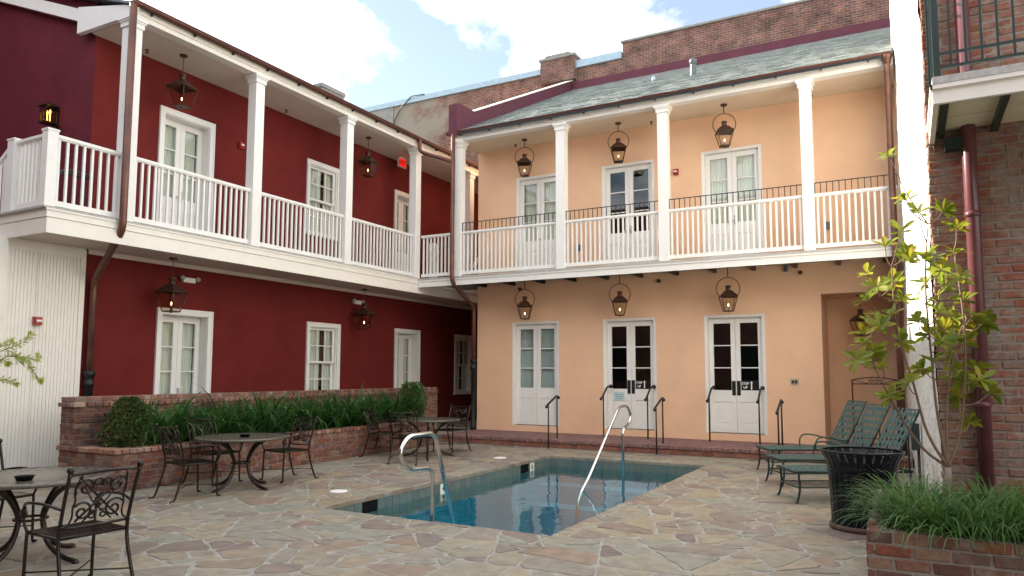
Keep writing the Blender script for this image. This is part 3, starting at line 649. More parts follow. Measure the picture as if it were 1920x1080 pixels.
for k in range(8): obj('picket',pk,'green_metal',IR,loc=(.2875,6.44+k*.108,3.936))
# ================================================================ downspouts
def pipe(name,pts,r,m,parent,n=12): t=MB(); t.tube(pts,r,n); return t.build(name,m,parent)
def arc(a,c,b,k=6): # rounded corner from a towards b through c
    a,b,c=Vector(a),Vector(b),Vector(c); return [(1-t)**2*a+2*t*(1-t)*c+t*t*b for t in [i/k for i in range(k+1)]]
D1=thing('downspout','copper downspout swinging back from the first gallery column to a black iron boot','downspout',(-11.75,7.19,0),static=True)
p0=Vector((-10.625,6.88,7.46)); p1=Vector((-10.625,6.88,3.80)); p2=Vector((-11.80,7.19,3.10)); p3=Vector((-11.80,7.19,1.5))
dr=(p2-p1).normalized()
pipe('pipe',[p0]+arc(p1+Vector((0,0,.16)),p1,p1+dr*.18)+arc(p2-dr*.16,p2,p2-Vector((0,0,.16)))+[p3],.056,'copper_pipe',D1)
t=MB(); t.lathe([(.064,0),(.064,1.36),(.082,1.38),(.082,1.43),(.066,1.45),(.07,1.52),(.088,1.54),(.088,1.62),(.06,1.63)],(-11.79,7.19,0),14); t.build('iron_boot','cast_iron',D1)
D2=thing('downspout','copper downspout at the left corner of the peach building with black iron boot','downspout',(-9.72,15.80,0),static=True)
p0=Vector((-9.62,14.64,7.46)); p1=Vector((-9.62,14.64,3.80)); p2=Vector((-9.715,15.82,3.28)); p3=Vector((-9.715,15.82,1.7)); dr=(p2-p1).normalized()
pipe('pipe',[p0]+arc(p1+Vector((0,0,.16)),p1,p1+dr*.18)+arc(p2-dr*.16,p2,p2-Vector((0,0,.16)))+[p3],.052,'copper_pipe',D2)
t=MB(); t.lathe([(.07,0),(.07,.08),(.06,.1),(.06,1.5),(.08,1.52),(.08,1.58),(.064,1.6),(.066,1.7),(.084,1.72),(.084,1.78),(.055,1.8)],(-9.715,15.82,.17),14); t.build('iron_boot','cast_iron',D2)
a=Vector((-10.60,14.60,7.47)); b=Vector((-10.60,14.60,7.16)); c=Vector((-9.63,14.64,6.78)); dr=(c-b).normalized()
pipe('cross_pipe',[a]+arc(b+Vector((0,0,.12)),b,b+dr*.12)+[c],.05,'copper_pipe',D2)
D3=thing('downspout','reddish downspout at the right end of the peach gallery beside the whitewashed wall','downspout',(-.10,14.62,0),static=True)
t=MB(); t.lathe([(.05,0),(.06,.1),(.085,.2),(.085,.24)],(-.115,14.66,7.22),12); t.build('outlet','gutter_metal',D3)
pipe('pipe',[(-.115,14.60,7.26),(-.115,14.60,.0)],.055,'copper_pipe',D3)
D4=thing('downspout','maroon downspout fixed to the old brick wall under the iron balcony','downspout',(.545,7.32,0),static=True)
pipe('pipe',[(.545,7.325,6.5),(.545,7.325,.0)],.056,'maroon_pipe',D4,16)
for z in (1.32,2.95): t=MB(); t.lathe([(.062,0),(.062,.05)],(.545,7.325,z),14); t.box(.50,.59,7.36,7.41,z+.01,z+.04); t.build('bracket','maroon_pipe',D4)

# ================================================================ the rest of the enclosed courtyard: seen in the panes, plus a block added to shade the paving
OB=thing('brick_building','tall plain brick building closing the open side of the courtyard','building',(-4,-8,0),static=True)
m=MB(); m.box(-18,9,-10,-7,0,11); m.build('wall','back_brick',OB)
for k in range(6):
    for z in (1.2,4.8): m=MB(); m.box(-15+k*3.6,-13.9+k*3.6,-7.0,-6.96,z,z+1.9); m.build('shutter','green_metal',OB)
SB=thing('added_sun_block','unseen plain red stucco block added to shade the courtyard','building',(-18,-1,0),static=True)  # unseen block added to keep the low sun off the paving
m=MB(); m.box(-22,-15.35,-7,7.0,0,9.6); m.build('wall','red_stucco',SB)
# ================================================================ ground, patio, pool
PX0,PX1,PY0,PY1=-6.20,-3.18,6.65,12.965
WZ=-.19
def frame_sheet(mb,X0,X1,Y0,Y1,x0,x1,y0,y1,z):
    mb.add([(X0,Y0,z),(X1,Y0,z),(X1,Y1,z),(X0,Y1,z),(x0,y0,z),(x1,y0,z),(x1,y1,z),(x0,y1,z)],[(0,1,5,4),(1,2,6,5),(2,3,7,6),(3,0,4,7)])
m=MB(); frame_sheet(m,-70,70,-70,80,-12.5,6,-3,14.4,-.03); m.build('ground','grout',None,kind='structure')
bx0,bx1,by0,by1=PX0-.02,PX1+.02,PY0-.02,PY1+.02
m=MB(); frame_sheet(m,-12.6,6.1,-3.1,14.45,bx0,bx1,by0,by1,-.0055); PA=m.build('patio','grout',None,kind='structure')
e_=.006; m=MB(); m.box(PX0-.3,PX0-e_,PY0-.3,PY1+.3,-.048,-.0065); m.box(PX1+e_,PX1+.3,PY0-.3,PY1+.3,-.048,-.0065); m.box(PX0-e_,PX1+e_,PY0-.3,PY0-e_,-.048,-.0065); m.box(PX0-e_,PX1+e_,PY1+e_,PY1+.3,-.048,-.0065); m.build('coping_bed','grout',PA)
def clip(poly,nx,ny,c): # keep nx*x+ny*y<=c
    out_=[]
    for i in range(len(poly)):
        a,b=poly[i],poly[(i+1)%len(poly)]; da=nx*a[0]+ny*a[1]-c; db=nx*b[0]+ny*b[1]-c
        if da<=0: out_.append(a)
        if (da<0<db) or (db<0<da): t=da/(da-db); out_.append((a[0]+(b[0]-a[0])*t,a[1]+(b[1]-a[1])*t))
    return out_
def area(p): return abs(sum(p[i][0]*p[(i+1)%len(p)][1]-p[(i+1)%len(p)][0]*p[i][1] for i in range(len(p))))/2 if len(p)>2 else 0
q=random.Random(23); seeds=[]
for _ in range(3000):
    x,y=q.uniform(-12.6,4.4),q.uniform(-.7,15.0)
    if all((x-s[0])**2+(y-s[1])**2>1.0 for s in seeds): seeds.append((x,y))
sp=np.array(seeds); coarse=[]
for i,(x,y) in enumerate(seeds):
    poly=[(x-3,y-3),(x+3,y-3),(x+3,y+3),(x-3,y+3)]
    for j in np.argsort(((sp-sp[i])**2).sum(1))[1:26]:
        ax,ay=sp[j]; nx,ny=ax-x,ay-y; poly=clip(poly,nx,ny,nx*(ax+x)/2+ny*(ay+y)/2)
        if len(poly)<3: break
    if len(poly)>2: coarse.append(poly)
def split(p,out_):
    A=area(p)
    if A<q.choice((.08,.12,.17,.24,.34)): out_.append(p); return
    P=np.array(p); c0=P.mean(0); w,v=np.linalg.eigh(np.cov((P-c0).T)); ax=v[:,1]; t=q.gauss(0,.36); n=(ax[0]*math.cos(t)-ax[1]*math.sin(t),ax[0]*math.sin(t)+ax[1]*math.cos(t)); o_=q.uniform(-.22,.22)*math.sqrt(max(w[1],1e-6)); k=n[0]*c0[0]+n[1]*c0[1]+o_
    for s in (clip(p,n[0],n[1],k),clip(p,-n[0],-n[1],-k)):
        if len(s)>2 and area(s)>.01: split(s,out_)
fine=[]
for p in coarse: split(p,fine)
stones=[]
for poly in fine:
    poly=clip(poly,0,1,14.262); poly=clip(poly,0,-1,-.4); poly=clip(poly,1,0,4); poly=clip(poly,-1,0,12.3)
    if len(poly)<3: continue
    xs=[p[0] for p in poly]; ys=[p[1] for p in poly]
    if max(xs)>PX0 and min(xs)<PX1 and max(ys)>PY0 and min(ys)<PY1:
        mid=clip(clip(poly,-1,0,-PX0),1,0,PX1)
        for pc in (clip(poly,1,0,PX0),clip(poly,-1,0,-PX1),clip(mid,0,1,PY0) if len(mid)>2 else [],clip(mid,0,-1,-PY1) if len(mid)>2 else []):
            if area(pc)>.0012: stones.append(pc)
    else: stones.append(poly)
def inset(p,d):
    n=len(p); A=sum(p[i][0]*p[(i+1)%n][1]-p[(i+1)%n][0]*p[i][1] for i in range(n)); p=p if A>0 else p[::-1]; r_=p[:]
    for i in range(n):
        a,b=p[i],p[(i+1)%n]; dx,dy=b[0]-a[0],b[1]-a[1]; l=math.hypot(dx,dy)
        if l<1e-6: continue
        nx,ny=dy/l,-dx/l
        edge=(abs(a[0]-PX0)<.002 and abs(b[0]-PX0)<.002) or (abs(a[0]-PX1)<.002 and abs(b[0]-PX1)<.002) or (abs(a[1]-PY0)<.002 and abs(b[1]-PY0)<.002) or (abs(a[1]-PY1)<.002 and abs(b[1]-PY1)<.002)
        dd=0.0 if edge and PX0-.01<(a[0]+b[0])/2<PX1+.01 and PY0-.01<(a[1]+b[1])/2<PY1+.01 else d
        r_=clip(r_,nx,ny,nx*a[0]+ny*a[1]-dd)
        if len(r_)<3: return []
    return r_
def onpool(p): return (abs(p[0]-PX0)<.003 or abs(p[0]-PX1)<.003) and PY0-.01<p[1]<PY1+.01 or (abs(p[1]-PY0)<.003 or abs(p[1]-PY1)<.003) and PX0-.01<p[0]<PX1+.01
def stone(p,mb,off=(0,0)):
    p=inset(p,q.uniform(.009,.019))
    if len(p)<3 or area(p)<.0008: return False
    n=len(p); r_=[]
    for i in range(n):
        a,b,c=p[i-1],p[i],p[(i+1)%n]
        if onpool(b): r_.append(b); continue
        for o_ in (a,c):
            l=math.hypot(o_[0]-b[0],o_[1]-b[1]); k=min(.20*l,.06)*q.uniform(.5,1.3)/max(l,1e-6); r_.append((b[0]+(o_[0]-b[0])*k,b[1]+(o_[1]-b[1])*k))
    # uneven edges
    e=[]
    for i in range(len(r_)):
        a,b=r_[i],r_[(i+1)%len(r_)]; e.append(a); l=math.hypot(b[0]-a[0],b[1]-a[1])
        if l>.16 and not (onpool(a) and onpool(b)):
            for k in range(1,int(l/.12)+1):
                t=k/(int(l/.12)+1); o_=q.uniform(-.013,.011); e.append((a[0]+(b[0]-a[0])*t-(b[1]-a[1])/l*o_,a[1]+(b[1]-a[1])*t+(b[0]-a[0])/l*o_))
    r_=e; n=len(r_); cx=sum(a[0] for a in r_)/n; cy_=sum(a[1] for a in r_)/n; zt=q.uniform(-.002,.004); tx,ty=q.uniform(-.004,.004),q.uniform(-.004,.004)
    v=[]; 
    for k in range(3):
        for (a,b) in r_:
            l=math.hypot(a-cx,b-cy_) or 1; s=(1-.007/l) if k==0 else 1
            X,Y=cx+(a-cx)*s,cy_+(b-cy_)*s; z=zt+tx*(X-cx)+ty*(Y-cy_) if k==0 else (zt-.006 if k==1 else -.052)
            v.append((X-off[0],Y-off[1],z))
    mb.add(v,[tuple(range(n))]+[(k*n+i,(k+1)*n+i,(k+1)*n+(i+1)%n,k*n+(i+1)%n) for k in (0,1) for i in range(n)])
    return True
vis=[]
for s in stones:
    c=(sum(a[0] for a in s)/len(s),sum(a[1] for a in s)/len(s)); x,y,w=proj((c[0],c[1],0))
    ok=w>1 and -60<x<1980 and 780<y<1140 and not(c[0]<-9.5 and c[1]>6.2) and not (c[0]>-.2 and c[1]>5.5)
    pa=area([proj((a[0],a[1],0))[:2] for a in s]) if ok else 0
    vis.append((pa,s))
vis.sort(key=lambda t:-t[0])
rest=MB()
for k,(pa,s) in enumerate(vis):
    if k<300 and pa>0:
        mb=MB()
        if stone(s,mb): mb.build('flagstone','flagstone',PA)
    else: stone(s,rest)
rest.build('flagstones','flagstone',PA,kind='stuff')
# pool basin
m=MB(); zb=-1.35
m.add([(bx0,by0,zb),(bx1,by0,zb),(bx1,by1,zb),(bx0,by1,zb),(bx0,by0,-.006),(bx1,by0,-.006),(bx1,by1,-.006),(bx0,by1,-.006)],[(0,1,2,3),(0,4,5,1),(1,5,6,2),(2,6,7,3),(3,7,4,0)])
m.box(bx0,bx1,by0,by0+.42,zb,-.50); m.box(bx0,bx1,by0+.42,by0+.85,zb,-.82); m.box(bx0,bx1,by1-.42,by1,zb,-.50); m.box(bx0,bx1,by1-.85,by1-.42,zb,-.82)
PO=m.build('pool_basin','pool_plaster',None,kind='structure')
tm=cboxmesh('tile',.012,.148,.148,.003,.0006,1); tm.materials.append(MATS['pool_tile'])
m=MB()
for (a,b,c,d) in ((bx0,bx0+.006,by0,by1),(bx1-.006,bx1,by0,by1),(bx0,bx1,by0,by0+.006),(bx0,bx1,by1-.006,by1)): m.box(a,b,c,d,-.36,-.054)
m.build('tile_bed','tile_joint',PO)
SK=((onx(676,934,bx0).y+.07,onx(713,926,bx0).y-.07),(onx(973,878,bx0).y+.07,onx(992,874,bx0).y-.07))  # skimmer mouths
def sk(y): return any(a<y<b for a,b in SK)
for r_ in range(2):
    z=-.128-r_*.155
    y=by0+.09
    while y<by1-.05:
        if not (r_==0 and sk(y)): obj('tile',tm,None,PO,loc=(bx0+.009,y,z))
        obj('tile',tm,None,PO,loc=(bx1-.009,y,z)); y+=.155
    x=bx0+.1
    while x<bx1-.05:
        obj('tile',tm,None,PO,loc=(x,by0+.009,z),rotz=math.pi/2); obj('tile',tm,None,PO,loc=(x,by1-.009,z),rotz=math.pi/2); x+=.155
for a,b in SK: m=MB(); m.box(bx0+.001,bx0+.010,a-.07,b+.07,-.205,-.056); m.build('skimmer_mouth','liner',PO)
m=MB(); m.add([(bx0+.015,by0+.015,WZ),(bx1-.015,by0+.015,WZ),(bx1-.015,by1-.015,WZ),(bx0+.015,by1-.015,WZ)],[(0,1,2,3)]); m.build('water','pool_water',None,kind='structure')
def textmesh(s,size,name='lettering',bold=True):
    c=bpy.data.curves.new(name,'FONT'); c.body=s; c.size=size; c.align_x='CENTER'; c.align_y='CENTER'; c.offset=size*.022 if bold else 0
    o=bpy.data.objects.new('tmp',c); COL.objects.link(o); bpy.context.view_layer.update()
    me=bpy.data.meshes.new_from_object(o.evaluated_get(bpy.context.evaluated_depsgraph_get())); bpy.data.objects.remove(o); return me
def text_on(s,size,M,m,parent,name='lettering'):
    me=textmesh(s,size,name); me.transform(M); me.materials.clear(); return obj(name,me,m,parent)
# upright text facing +X (left pool wall, red facade) and facing -Y (peach facade)
def MX(x,y,z): return Matrix(((0,0,1,x),(1,0,0,y),(0,1,0,z),(0,0,0,1)))
def MY(x,y,z): return Matrix(((1,0,0,x),(0,0,-1,y),(0,1,0,z),(0,0,0,1)))
for (px,py,s) in ((832,912,'4'),(998,873,'6')):
    yy=onx(px,py,bx0+.02).y
    m=MB(); m.box(bx0+.012,bx0+.019,yy-.085,yy+.085,-.215,-.058); K=m.build('marker_tile','marker_tile',PO); text_on(s,.15,MX(bx0+.0205,yy,-.130),'decal_black',K,'numeral')
for (px,py,lab) in ((635,922,'white round skimmer lid in the flagstones beside the 4 depth marker end of the pool'),(937,859,'white round skimmer lid in the flagstones near the brick step')):
    p=onz(px,py); m=MB(); m.lathe([(.118,0),(.125,.008),(.12,.013),(.10,.016)],(0,0,0),24); t=m.build('skimmer_lid','white_plastic',None,label=lab,cat='lid',group='skimmer lids in the paving'); t.location=(p.x,p.y,-.001)
# pool grab rails
def poolrail(pts,lab,base):
    T=thing('pool_rail',lab,'handrail',base,group='chrome rails at the pool steps',static=True)
    P=[Vector(p) for p in pts]; path=[P[0]]
    for i in range(1,len(P)-1):
        a=(P[i-1]-P[i]); b=(P[i+1]-P[i]); k=min(.13,a.length*.48,b.length*.48); path+=arc(P[i]+a.normalized()*k,P[i],P[i]+b.normalized()*k,6)
    path.append(P[-1]); m=MB(); m.tube(path,.024,12); m.build('rail','chrome',T)
    for e in (pts[0],pts[-1]): m=MB(); m.lathe([(.05,0),(.05,.012),(.03,.03)],(e[0],e[1],e[2]-.005),14); m.build('flange','chrome',T)
X=-4.64
poolrail([(X,6.72,-.50),(X,6.72,.565),(X,6.26,.59),(X,6.10,.76),(X,6.24,.935),(X,6.74,.945),(X,7.42,-.50 if False else -.82)],'chrome pool rail with looped handle at the end nearest the cafe tables and chairs',(X,6.9,-.5))
X=-4.46
poolrail([(X,12.30,-.82),(X,12.30,.62),(X,12.62,.69),(X,12.74,.85),(X,12.56,1.02),(X,12.14,1.02),(X,10.70,-.05),(X,10.35,-.25),(X,10.0,-1.35)],'chrome pool rail in front of the double doors with the pale blue notice',(X,12,-.8))
# ================================================================ brick step along the peach building
STEP=thing('brick_step','long low brick step with projecting brick nosing below the peach wall','step',(-4.8,14.9,0),static=True)
m=MB(); m.box(-11.88,XR+.02,14.285,15.898,-.04,.165); m.box(-11.88,-9.66,15.898,21.6,-.04,.165); m.box(-1.5,XR,15.898,17.16,0,.165); m.build('core','mortar',STEP)
lay(STEP,(-9.62,14.285,.002),(1,0),9.6,1,.105,.216,.011,.010,.06,'step_brick',None)
lay(STEP,(-9.62,14.285,.107),(1,0),9.6,1,.080,.104,.010,.036,.21,'tread_brick',None,name='nosing_brick')
t=MB(); y=14.466
r_=0
while y<15.86:
    x=-9.62-(.1 if r_%2 else 0)
    while x<XR-.02:
        a=max(x,-9.62); b=min(x+.203,XR-.02); zz=.184+rnd.uniform(-.002,.002)
        if b-a>.03: t.add([(a,y,.16),(b,y,.16),(b,y+.094,.16),(a,y+.094,.16),(a+.003,y+.003,zz),(b-.003,y+.003,zz),(b-.003,y+.091,zz),(a+.003,y+.091,zz)],[(4,5,6,7),(0,1,5,4),(1,2,6,5),(2,3,7,6),(3,0,4,7)])
        x+=.213
    y+=.103; r_+=1
t.build('tread_bricks','tread_brick',STEP,kind='stuff')
# ================================================================ left planter
LP=thing('brick_planter','long two tier reclaimed brick planter full of strappy leaves below the red wall','planter',(-9.9,10,0),static=True)
m=MB(); m.box(-9.55,-9.34,6.1,13.6,0,.50); m.box(-10.3,-9.551,6.1,6.32,0,.50); m.box(-10.3,-9.551,13.38,13.6,0,.50); m.box(-10.62,-10.301,6.1,15.07,0,1.245); m.build('core','brown_mortar',LP)
m=MB(); m.box(-10.30,-9.552,6.321,13.379,.02,.46); m.build('soil','soil',LP)
st=MB()
lay(LP,(-9.34,6.1,0),(0,1),7.5,6,.083,.213,.012,.007,.06,'brick',st,part=lambda p:p.y<10.4)
lay(LP,(-9.34,6.07,.498),(0,1),7.55,1,.072,.108,.011,.034,.24,'cap_brick',st,part=lambda p:p.y<11)
lay(LP,(-10.62,6.1,0),(1,0),1.28,6,.083,.213,.012,.007,.06,'brick',st,off0=.5)
lay(LP,(-10.65,6.1,.498),(1,0),1.07,1,.072,.108,.011,.034,.24,'cap_brick',st)
lay(LP,(-10.62,6.1,.575),(1,0),.325,7,.0755,.213,.012,.007,.06,'brick',st)
lay(LP,(-10.30,6.1,.575),(0,1),8.97,7,.0755,.213,.012,.007,.06,'brick',st,off0=.5,part=lambda p:p.y<7.3)
for (z,pr) in ((1.104,.036),(1.180,.006)):
    lay(LP,(-10.62-pr,6.1,z),(1,0),.32+2*pr,1,.074,.15,.012,pr,.16,'cap_brick',st)
    lay(LP,(-10.30,6.26,z),(0,1),8.81,1,.074,.112,.012,pr,.20,'cap_brick',st,part=lambda p:p.y<9.2)
st.build('brickwork','brick',LP,kind='stuff')
# ================================================================ right planter
RP=thing('brick_planter','knee high red brick planter holding grass and the young magnolia','planter',(1,6.3,0),static=True)
m=MB(); m.box(-.28,2.6,5.42,5.53,0,.575); m.box(-.28,-.17,5.531,7.39,0,.575); m.build('core','pale_mortar',RP)
m=MB(); m.box(-.169,2.6,5.531,7.39,.02,.53); m.build('soil','soil',RP)
lay(RP,(-.28,5.42,0),(1,0),2.85,7,.083,.215,.014,.008,.09,'brick',None,off0=.3)
lay(RP,(-.28,7.38,0),(0,-1),1.96,7,.083,.215,.014,.008,.09,'brick',None,off0=.6)
# ================================================================ plants
def blade(mb,o,az,L,lift,w,q,seg=6,sag=1.0):
    d=Vector((math.cos(az),math.sin(az),0)); sd=Vector((-d.y,d.x,0)); v=[]; p=Vector(o); ang=lift
    for i in range(seg+1):
        t=i/seg; ww=w*(1-.15*t) if t<.55 else w*(1-(t-.4)/.62)
        ww=max(ww,.0015); n=sd*ww/2
        v+=[p-n,p+n]; st_=L/seg; p=p+(d*math.cos(ang)+Vector((0,0,1))*math.sin(ang))*st_; ang-=sag*(.25+.75*t)*2.2/seg
    mb.add(v,[(2*i,2*i+1,2*i+3,2*i+2) for i in range(seg)])
def clump(n,Lr,lr,w,q,rad=.10,sag=(.7,1.3),m='lily_leaf',name='leaves'):
    mb=MB()
    for _ in range(n):
        a=q.uniform(0,6.283); rr=rad*math.sqrt(q.random()); b=a+q.gauss(0,.5)
        blade(mb,(rr*math.cos(a),rr*math.sin(a),0),b,q.uniform(*Lr),q.uniform(*lr),w*q.uniform(.75,1.2),q,6,q.uniform(*sag))
    me=mb.mesh(name); me.materials.append(MATS[m]); return me
q=random.Random(5)
lil=[clump(95,(.70,1.25),(.85,1.5),.046,q,.17,(1.2,2.0)) for _ in range(4)]
bro=[clump(12,(.3,.55),(.5,1.2),.016,q,.14,(1.1,1.7),'brown_leaf') for _ in range(2)]
y=6.95; k=0
while y<13.35:
    T=thing('lily_clump','dense clump of long arching dark green strap leaves in the long two tier planter','plant',(-9.86+q.uniform(-.08,.08),y,.455),q.uniform(0,6.28),group='strap leaved clumps in the long planter')
    obj('leaves',lil[k%4],None,T); 
    if k%2==0: obj('dead_leaves',bro[(k//2)%2],None,T)
    y+=q.uniform(.40,.50); k+=1
lir=[clump(240,(.30,.58),(.60,1.45),.0115,q,.14,(1.3,2.3),'liriope_leaf') for _ in range(3)]
for i,(x,y) in enumerate(((-.02,5.66),(.20,5.60),(.48,5.63),(.76,5.60),(.10,6.02),(.40,6.0),(.70,6.05),(-.06,6.35),(.48,6.4),(1.05,5.75),(1.0,6.1),(1.35,5.8))):
    T=thing('grass_clump','tuft of fine bright green border grass spilling over the knee high brick planter','grass',(x,y,.525),q.uniform(0,6.28),group='grass tufts in the knee high planter'); obj('blades',lir[i%3],None,T)
def leafcloud(mb,q,n,fn,size):
    for _ in range(n):
        p,nr=fn(); a=Vector((q.gauss(0,1),q.gauss(0,1),q.gauss(0,1))).normalized(); d=(nr*.8+a).normalized(); s=d.orthogonal().normalized(); s=(Matrix.Rotation(q.uniform(0,6.28),3,d)@s); L=size*q.uniform(.7,1.3); w=L*.30
        mb.add([p,p+d*L*.5+s*w,p+d*L,p+d*L*.5-s*w],[(0,1,2,3)])
def shrub(name,lab,loc,rad,h,n,size,m,brown=0,seed=1,cone=.8):
    q=random.Random(seed); T=thing(name,lab,'shrub',loc); mb=MB(); bb=MB()
    ph=[q.uniform(0,6.28) for _ in range(4)]
    def fn():
        z=q.random()**.9*h; az=q.uniform(0,6.28); prof=(math.sin(math.pi*min(1,(z/h)*.62+.30)))**cone*rad; lob=1+.16*math.sin(3*az+ph[0]+z*7)+.13*math.sin(5*az+ph[1]-z*11); rr=prof*lob*(q.random()**.35)
        return Vector((rr*math.cos(az),rr*math.sin(az),z+.04)),Vector((math.cos(az),math.sin(az),.5))
    leafcloud(mb,q,n,fn,size); mb.build('foliage',m,T)
    if brown:
        def fb():
            az=q.gauss(3.9,.7); z=h*q.uniform(.35,1.0); rr=rad*q.uniform(.55,1.0)*(1.1-z/h*.6)
            return Vector((rr*math.cos(az),rr*math.sin(az),z)),Vector((math.cos(az),math.sin(az),.4))
        leafcloud(bb,q,brown,fb,size); bb.build('dry_leaves','brown_leaf',T)
    s=MB()
    for k in range(5): a=k*1.256; s.tube([(0,0,-.02),(rad*.25*math.cos(a),rad*.25*math.sin(a),h*.35),(rad*.4*math.cos(a),rad*.4*math.sin(a),h*.75)],[.014,.01,.005],6)
    s.build('stem','twig',T); return T
shrub('boxwood_shrub','rounded small leaved boxwood with browned tips at the corner of the long planter',(-9.72,6.52,.46),.31,.74,6000,.036,'box_leaf',520,3)
shrub('boxwood_shrub','loose bright green shrub at the far end of the long planter by the step',(-9.62,13.10,.46),.27,.86,1300,.075,'box_leaf_light',0,8,.35)
# young magnolia: stems and leaf whorls
q=random.Random(11)
TR=thing('magnolia_tree','young multi stemmed magnolia with sunlit yellow green leaf whorls in the knee high planter','tree',(.235,6.65,.52))
B0_=Vector((.235,6.65,.52))
def at(px,py,w): d=ray(px,py); return Vector((d[0]*w,d[1]*w,CH+d[2]*w))-B0_
cl=[(1668,290,6.0),(1697,372,6.1),(1722,398,5.8),(1770,392,6.1),(1793,425,6.2),(1690,432,5.7),(1660,458,6.0),(1702,470,5.9),(1642,535,5.7),(1672,528,6.1),(1625,560,6.0),(1668,590,5.8),(1742,488,5.8),(1762,505,6.2),(1792,470,5.9),(1775,540,5.7),(1805,560,6.1),(1826,590,5.8),(1845,604,6.0),(1785,598,6.2),(1760,582,5.6),(1618,640,5.9),(1640,655,6.1),(1606,672,5.7),(1655,688,5.9),(1690,640,6.2),(1722,600,5.7),(1738,625,6.0),(1765,640,5.6),(1808,640,5.9),(1832,690,5.8),(1700,715,5.7),(1728,690,6.1),(1788,690,6.0),(1815,715,6.1),(1858,735,5.7),(1820,788,5.8),(1668,745,6.0),(1752,560,6.2),(1780,660,5.7),(1735,530,6.1),(1800,520,5.7),(1690,560,5.9),(1630,600,6.1),(1815,620,6.2),(1750,675,5.9),(1770,615,6.0),(1650,610,5.7)]
cl+=[(x+q.uniform(-34,22),y+q.uniform(-30,30),w+q.uniform(-.25,.25)) for x,y,w in cl[1:] if q.random()<.28]
fork=Vector((.01,.0,.36)); st=MB(); lv=MB()
trunk=MB(); trunk.tube([(0,0,-.03),(.0,0,.12),(.005,.0,.25),fork],[.038,.030,.026,.022],10)
mains=[[fork,Vector((-.045,-.02,.75)),Vector((-.07,-.03,1.25)),Vector((-.085,-.02,1.8)),at(1740,420,6.0)],[fork,Vector((.10,.05,.62)),Vector((.15,.05,1.0)),Vector((.165,.03,1.5)),at(1788,470,6.05)],[fork,Vector((-.12,-.03,.62)),Vector((-.20,-.06,1.0)),Vector((-.30,-.08,1.45)),at(1672,500,5.95)],[fork,Vector((.02,.06,.8)),Vector((.10,.08,1.3)),at(1812,600,5.95)],[fork,Vector((-.16,.02,.50)),Vector((-.33,.02,.80)),at(1640,690,5.9)]]
def smooth(P,k=5):
    o_=[]
    for i in range(len(P)-1):
        p0=P[max(i-1,0)];p1=P[i];p2=P[i+1];p3=P[min(i+2,len(P)-1)]
        for j in range(k): t=j/k; o_.append(.5*((2*p1)+(p2-p0)*t+(2*p0-5*p1+4*p2-p3)*t*t+(3*p1-p0-3*p2+p3)*t**3))
    o_.append(P[-1]); return o_
nodes=[]
for P in mains:
    s=smooth(P); n=len(s); st.tube(s,[.0125-.008*i/n for i in range(n)],7); nodes+=s[4:]
for c in cl:
    p=at(*c); cand=[x for x in nodes if x.z<p.z-.06] or nodes; b=min(cand,key=lambda x:(x-p).length+.25*abs((p.z-x.z)-.35)); mid=(b*.45+p*.55)+Vector((q.uniform(-.02,.02),q.uniform(-.02,.02),-.035))
    s=smooth([b,mid,p],4); st.tube(s,[.0055-.0025*i/len(s) for i in range(len(s))],5); nodes.append(mid)
    ax=(p-mid).normalized(); nl=q.randrange(9,14)
    for k in range(nl):
        e1=ax.orthogonal().normalized(); e1=Matrix.Rotation(6.283*k/nl+q.uniform(-.3,.3),3,ax)@e1; up=q.uniform(-.15,.75); d=(e1+ax*up).normalized(); L=q.uniform(.085,.14); w=L*q.uniform(.16,.22); sd=d.cross(ax).normalized(); nn=sd.cross(d)
        b0=p-ax*q.uniform(0,.03); pts=[(0,.0,0),(.25,.55,.02),(.55,1,.03),(.82,.75,.015),(1,0,-.03)]
        vv=[];
        for (t,ww,hh) in pts: vv.append((b0+d*L*t+nn*L*hh,ww*w))
        V=[vv[0][0]]; 
        for (c_,ww) in vv[1:4]: V+=[c_-sd*ww+nn*ww*.25,c_,c_+sd*ww+nn*ww*.25]
        V.append(vv[4][0])
        lv.add(V,[(0,1,2),(0,2,3),(1,4,5,2),(2,5,6,3),(4,7,8,5),(5,8,9,6),(7,10,8),(8,10,9)])
trunk.build('trunk','bark',TR); st.build('branch','twig',TR); lv.build('crown','magnolia_leaf',TR)
# podocarpus reaching in from beyond the left table
q=random.Random(4)
PBs=onz(-150,1010); TP=thing('podocarpus_shrub','yellow green needle leaved branch reaching in front of the white boarding','shrub',(PBs.x,PBs.y,0))
def at2(px,py,w): d=ray(px,py); return Vector((d[0]*w,d[1]*w,CH+d[2]*w))-Vector((PBs.x,PBs.y,0))
st=MB(); lv=MB(); W0=(Vector((PBs.x,PBs.y,1.3))-Vector((0,0,CH))).length*.93
stem=[Vector((0,0,-.02)),Vector((.02,.02,.7)),Vector((-.01,.03,1.3)),Vector((.02,.0,1.9)),Vector((0,.02,2.4))]; st.tube(smooth(stem),[.03-.001*i for i in range(21)],8)
tw=[[(-80,700),(-30,675),(10,655),(42,643),(58,628)],[(-80,700),(-20,690),(15,668),(45,670),(66,675),(72,668)],[(15,668),(40,672),(58,690),(70,708),(76,712)],[(-80,720),(-40,720),(-10,712),(12,712),(28,718)],[(-60,660),(-20,655),(5,648),(20,640)],[(-60,680),(-20,672),(8,676),(14,680)],[(10,655),(30,665),(38,680)],[(-90,600),(-50,580),(-25,575)],[(-90,800),(-50,790),(-30,800)]]
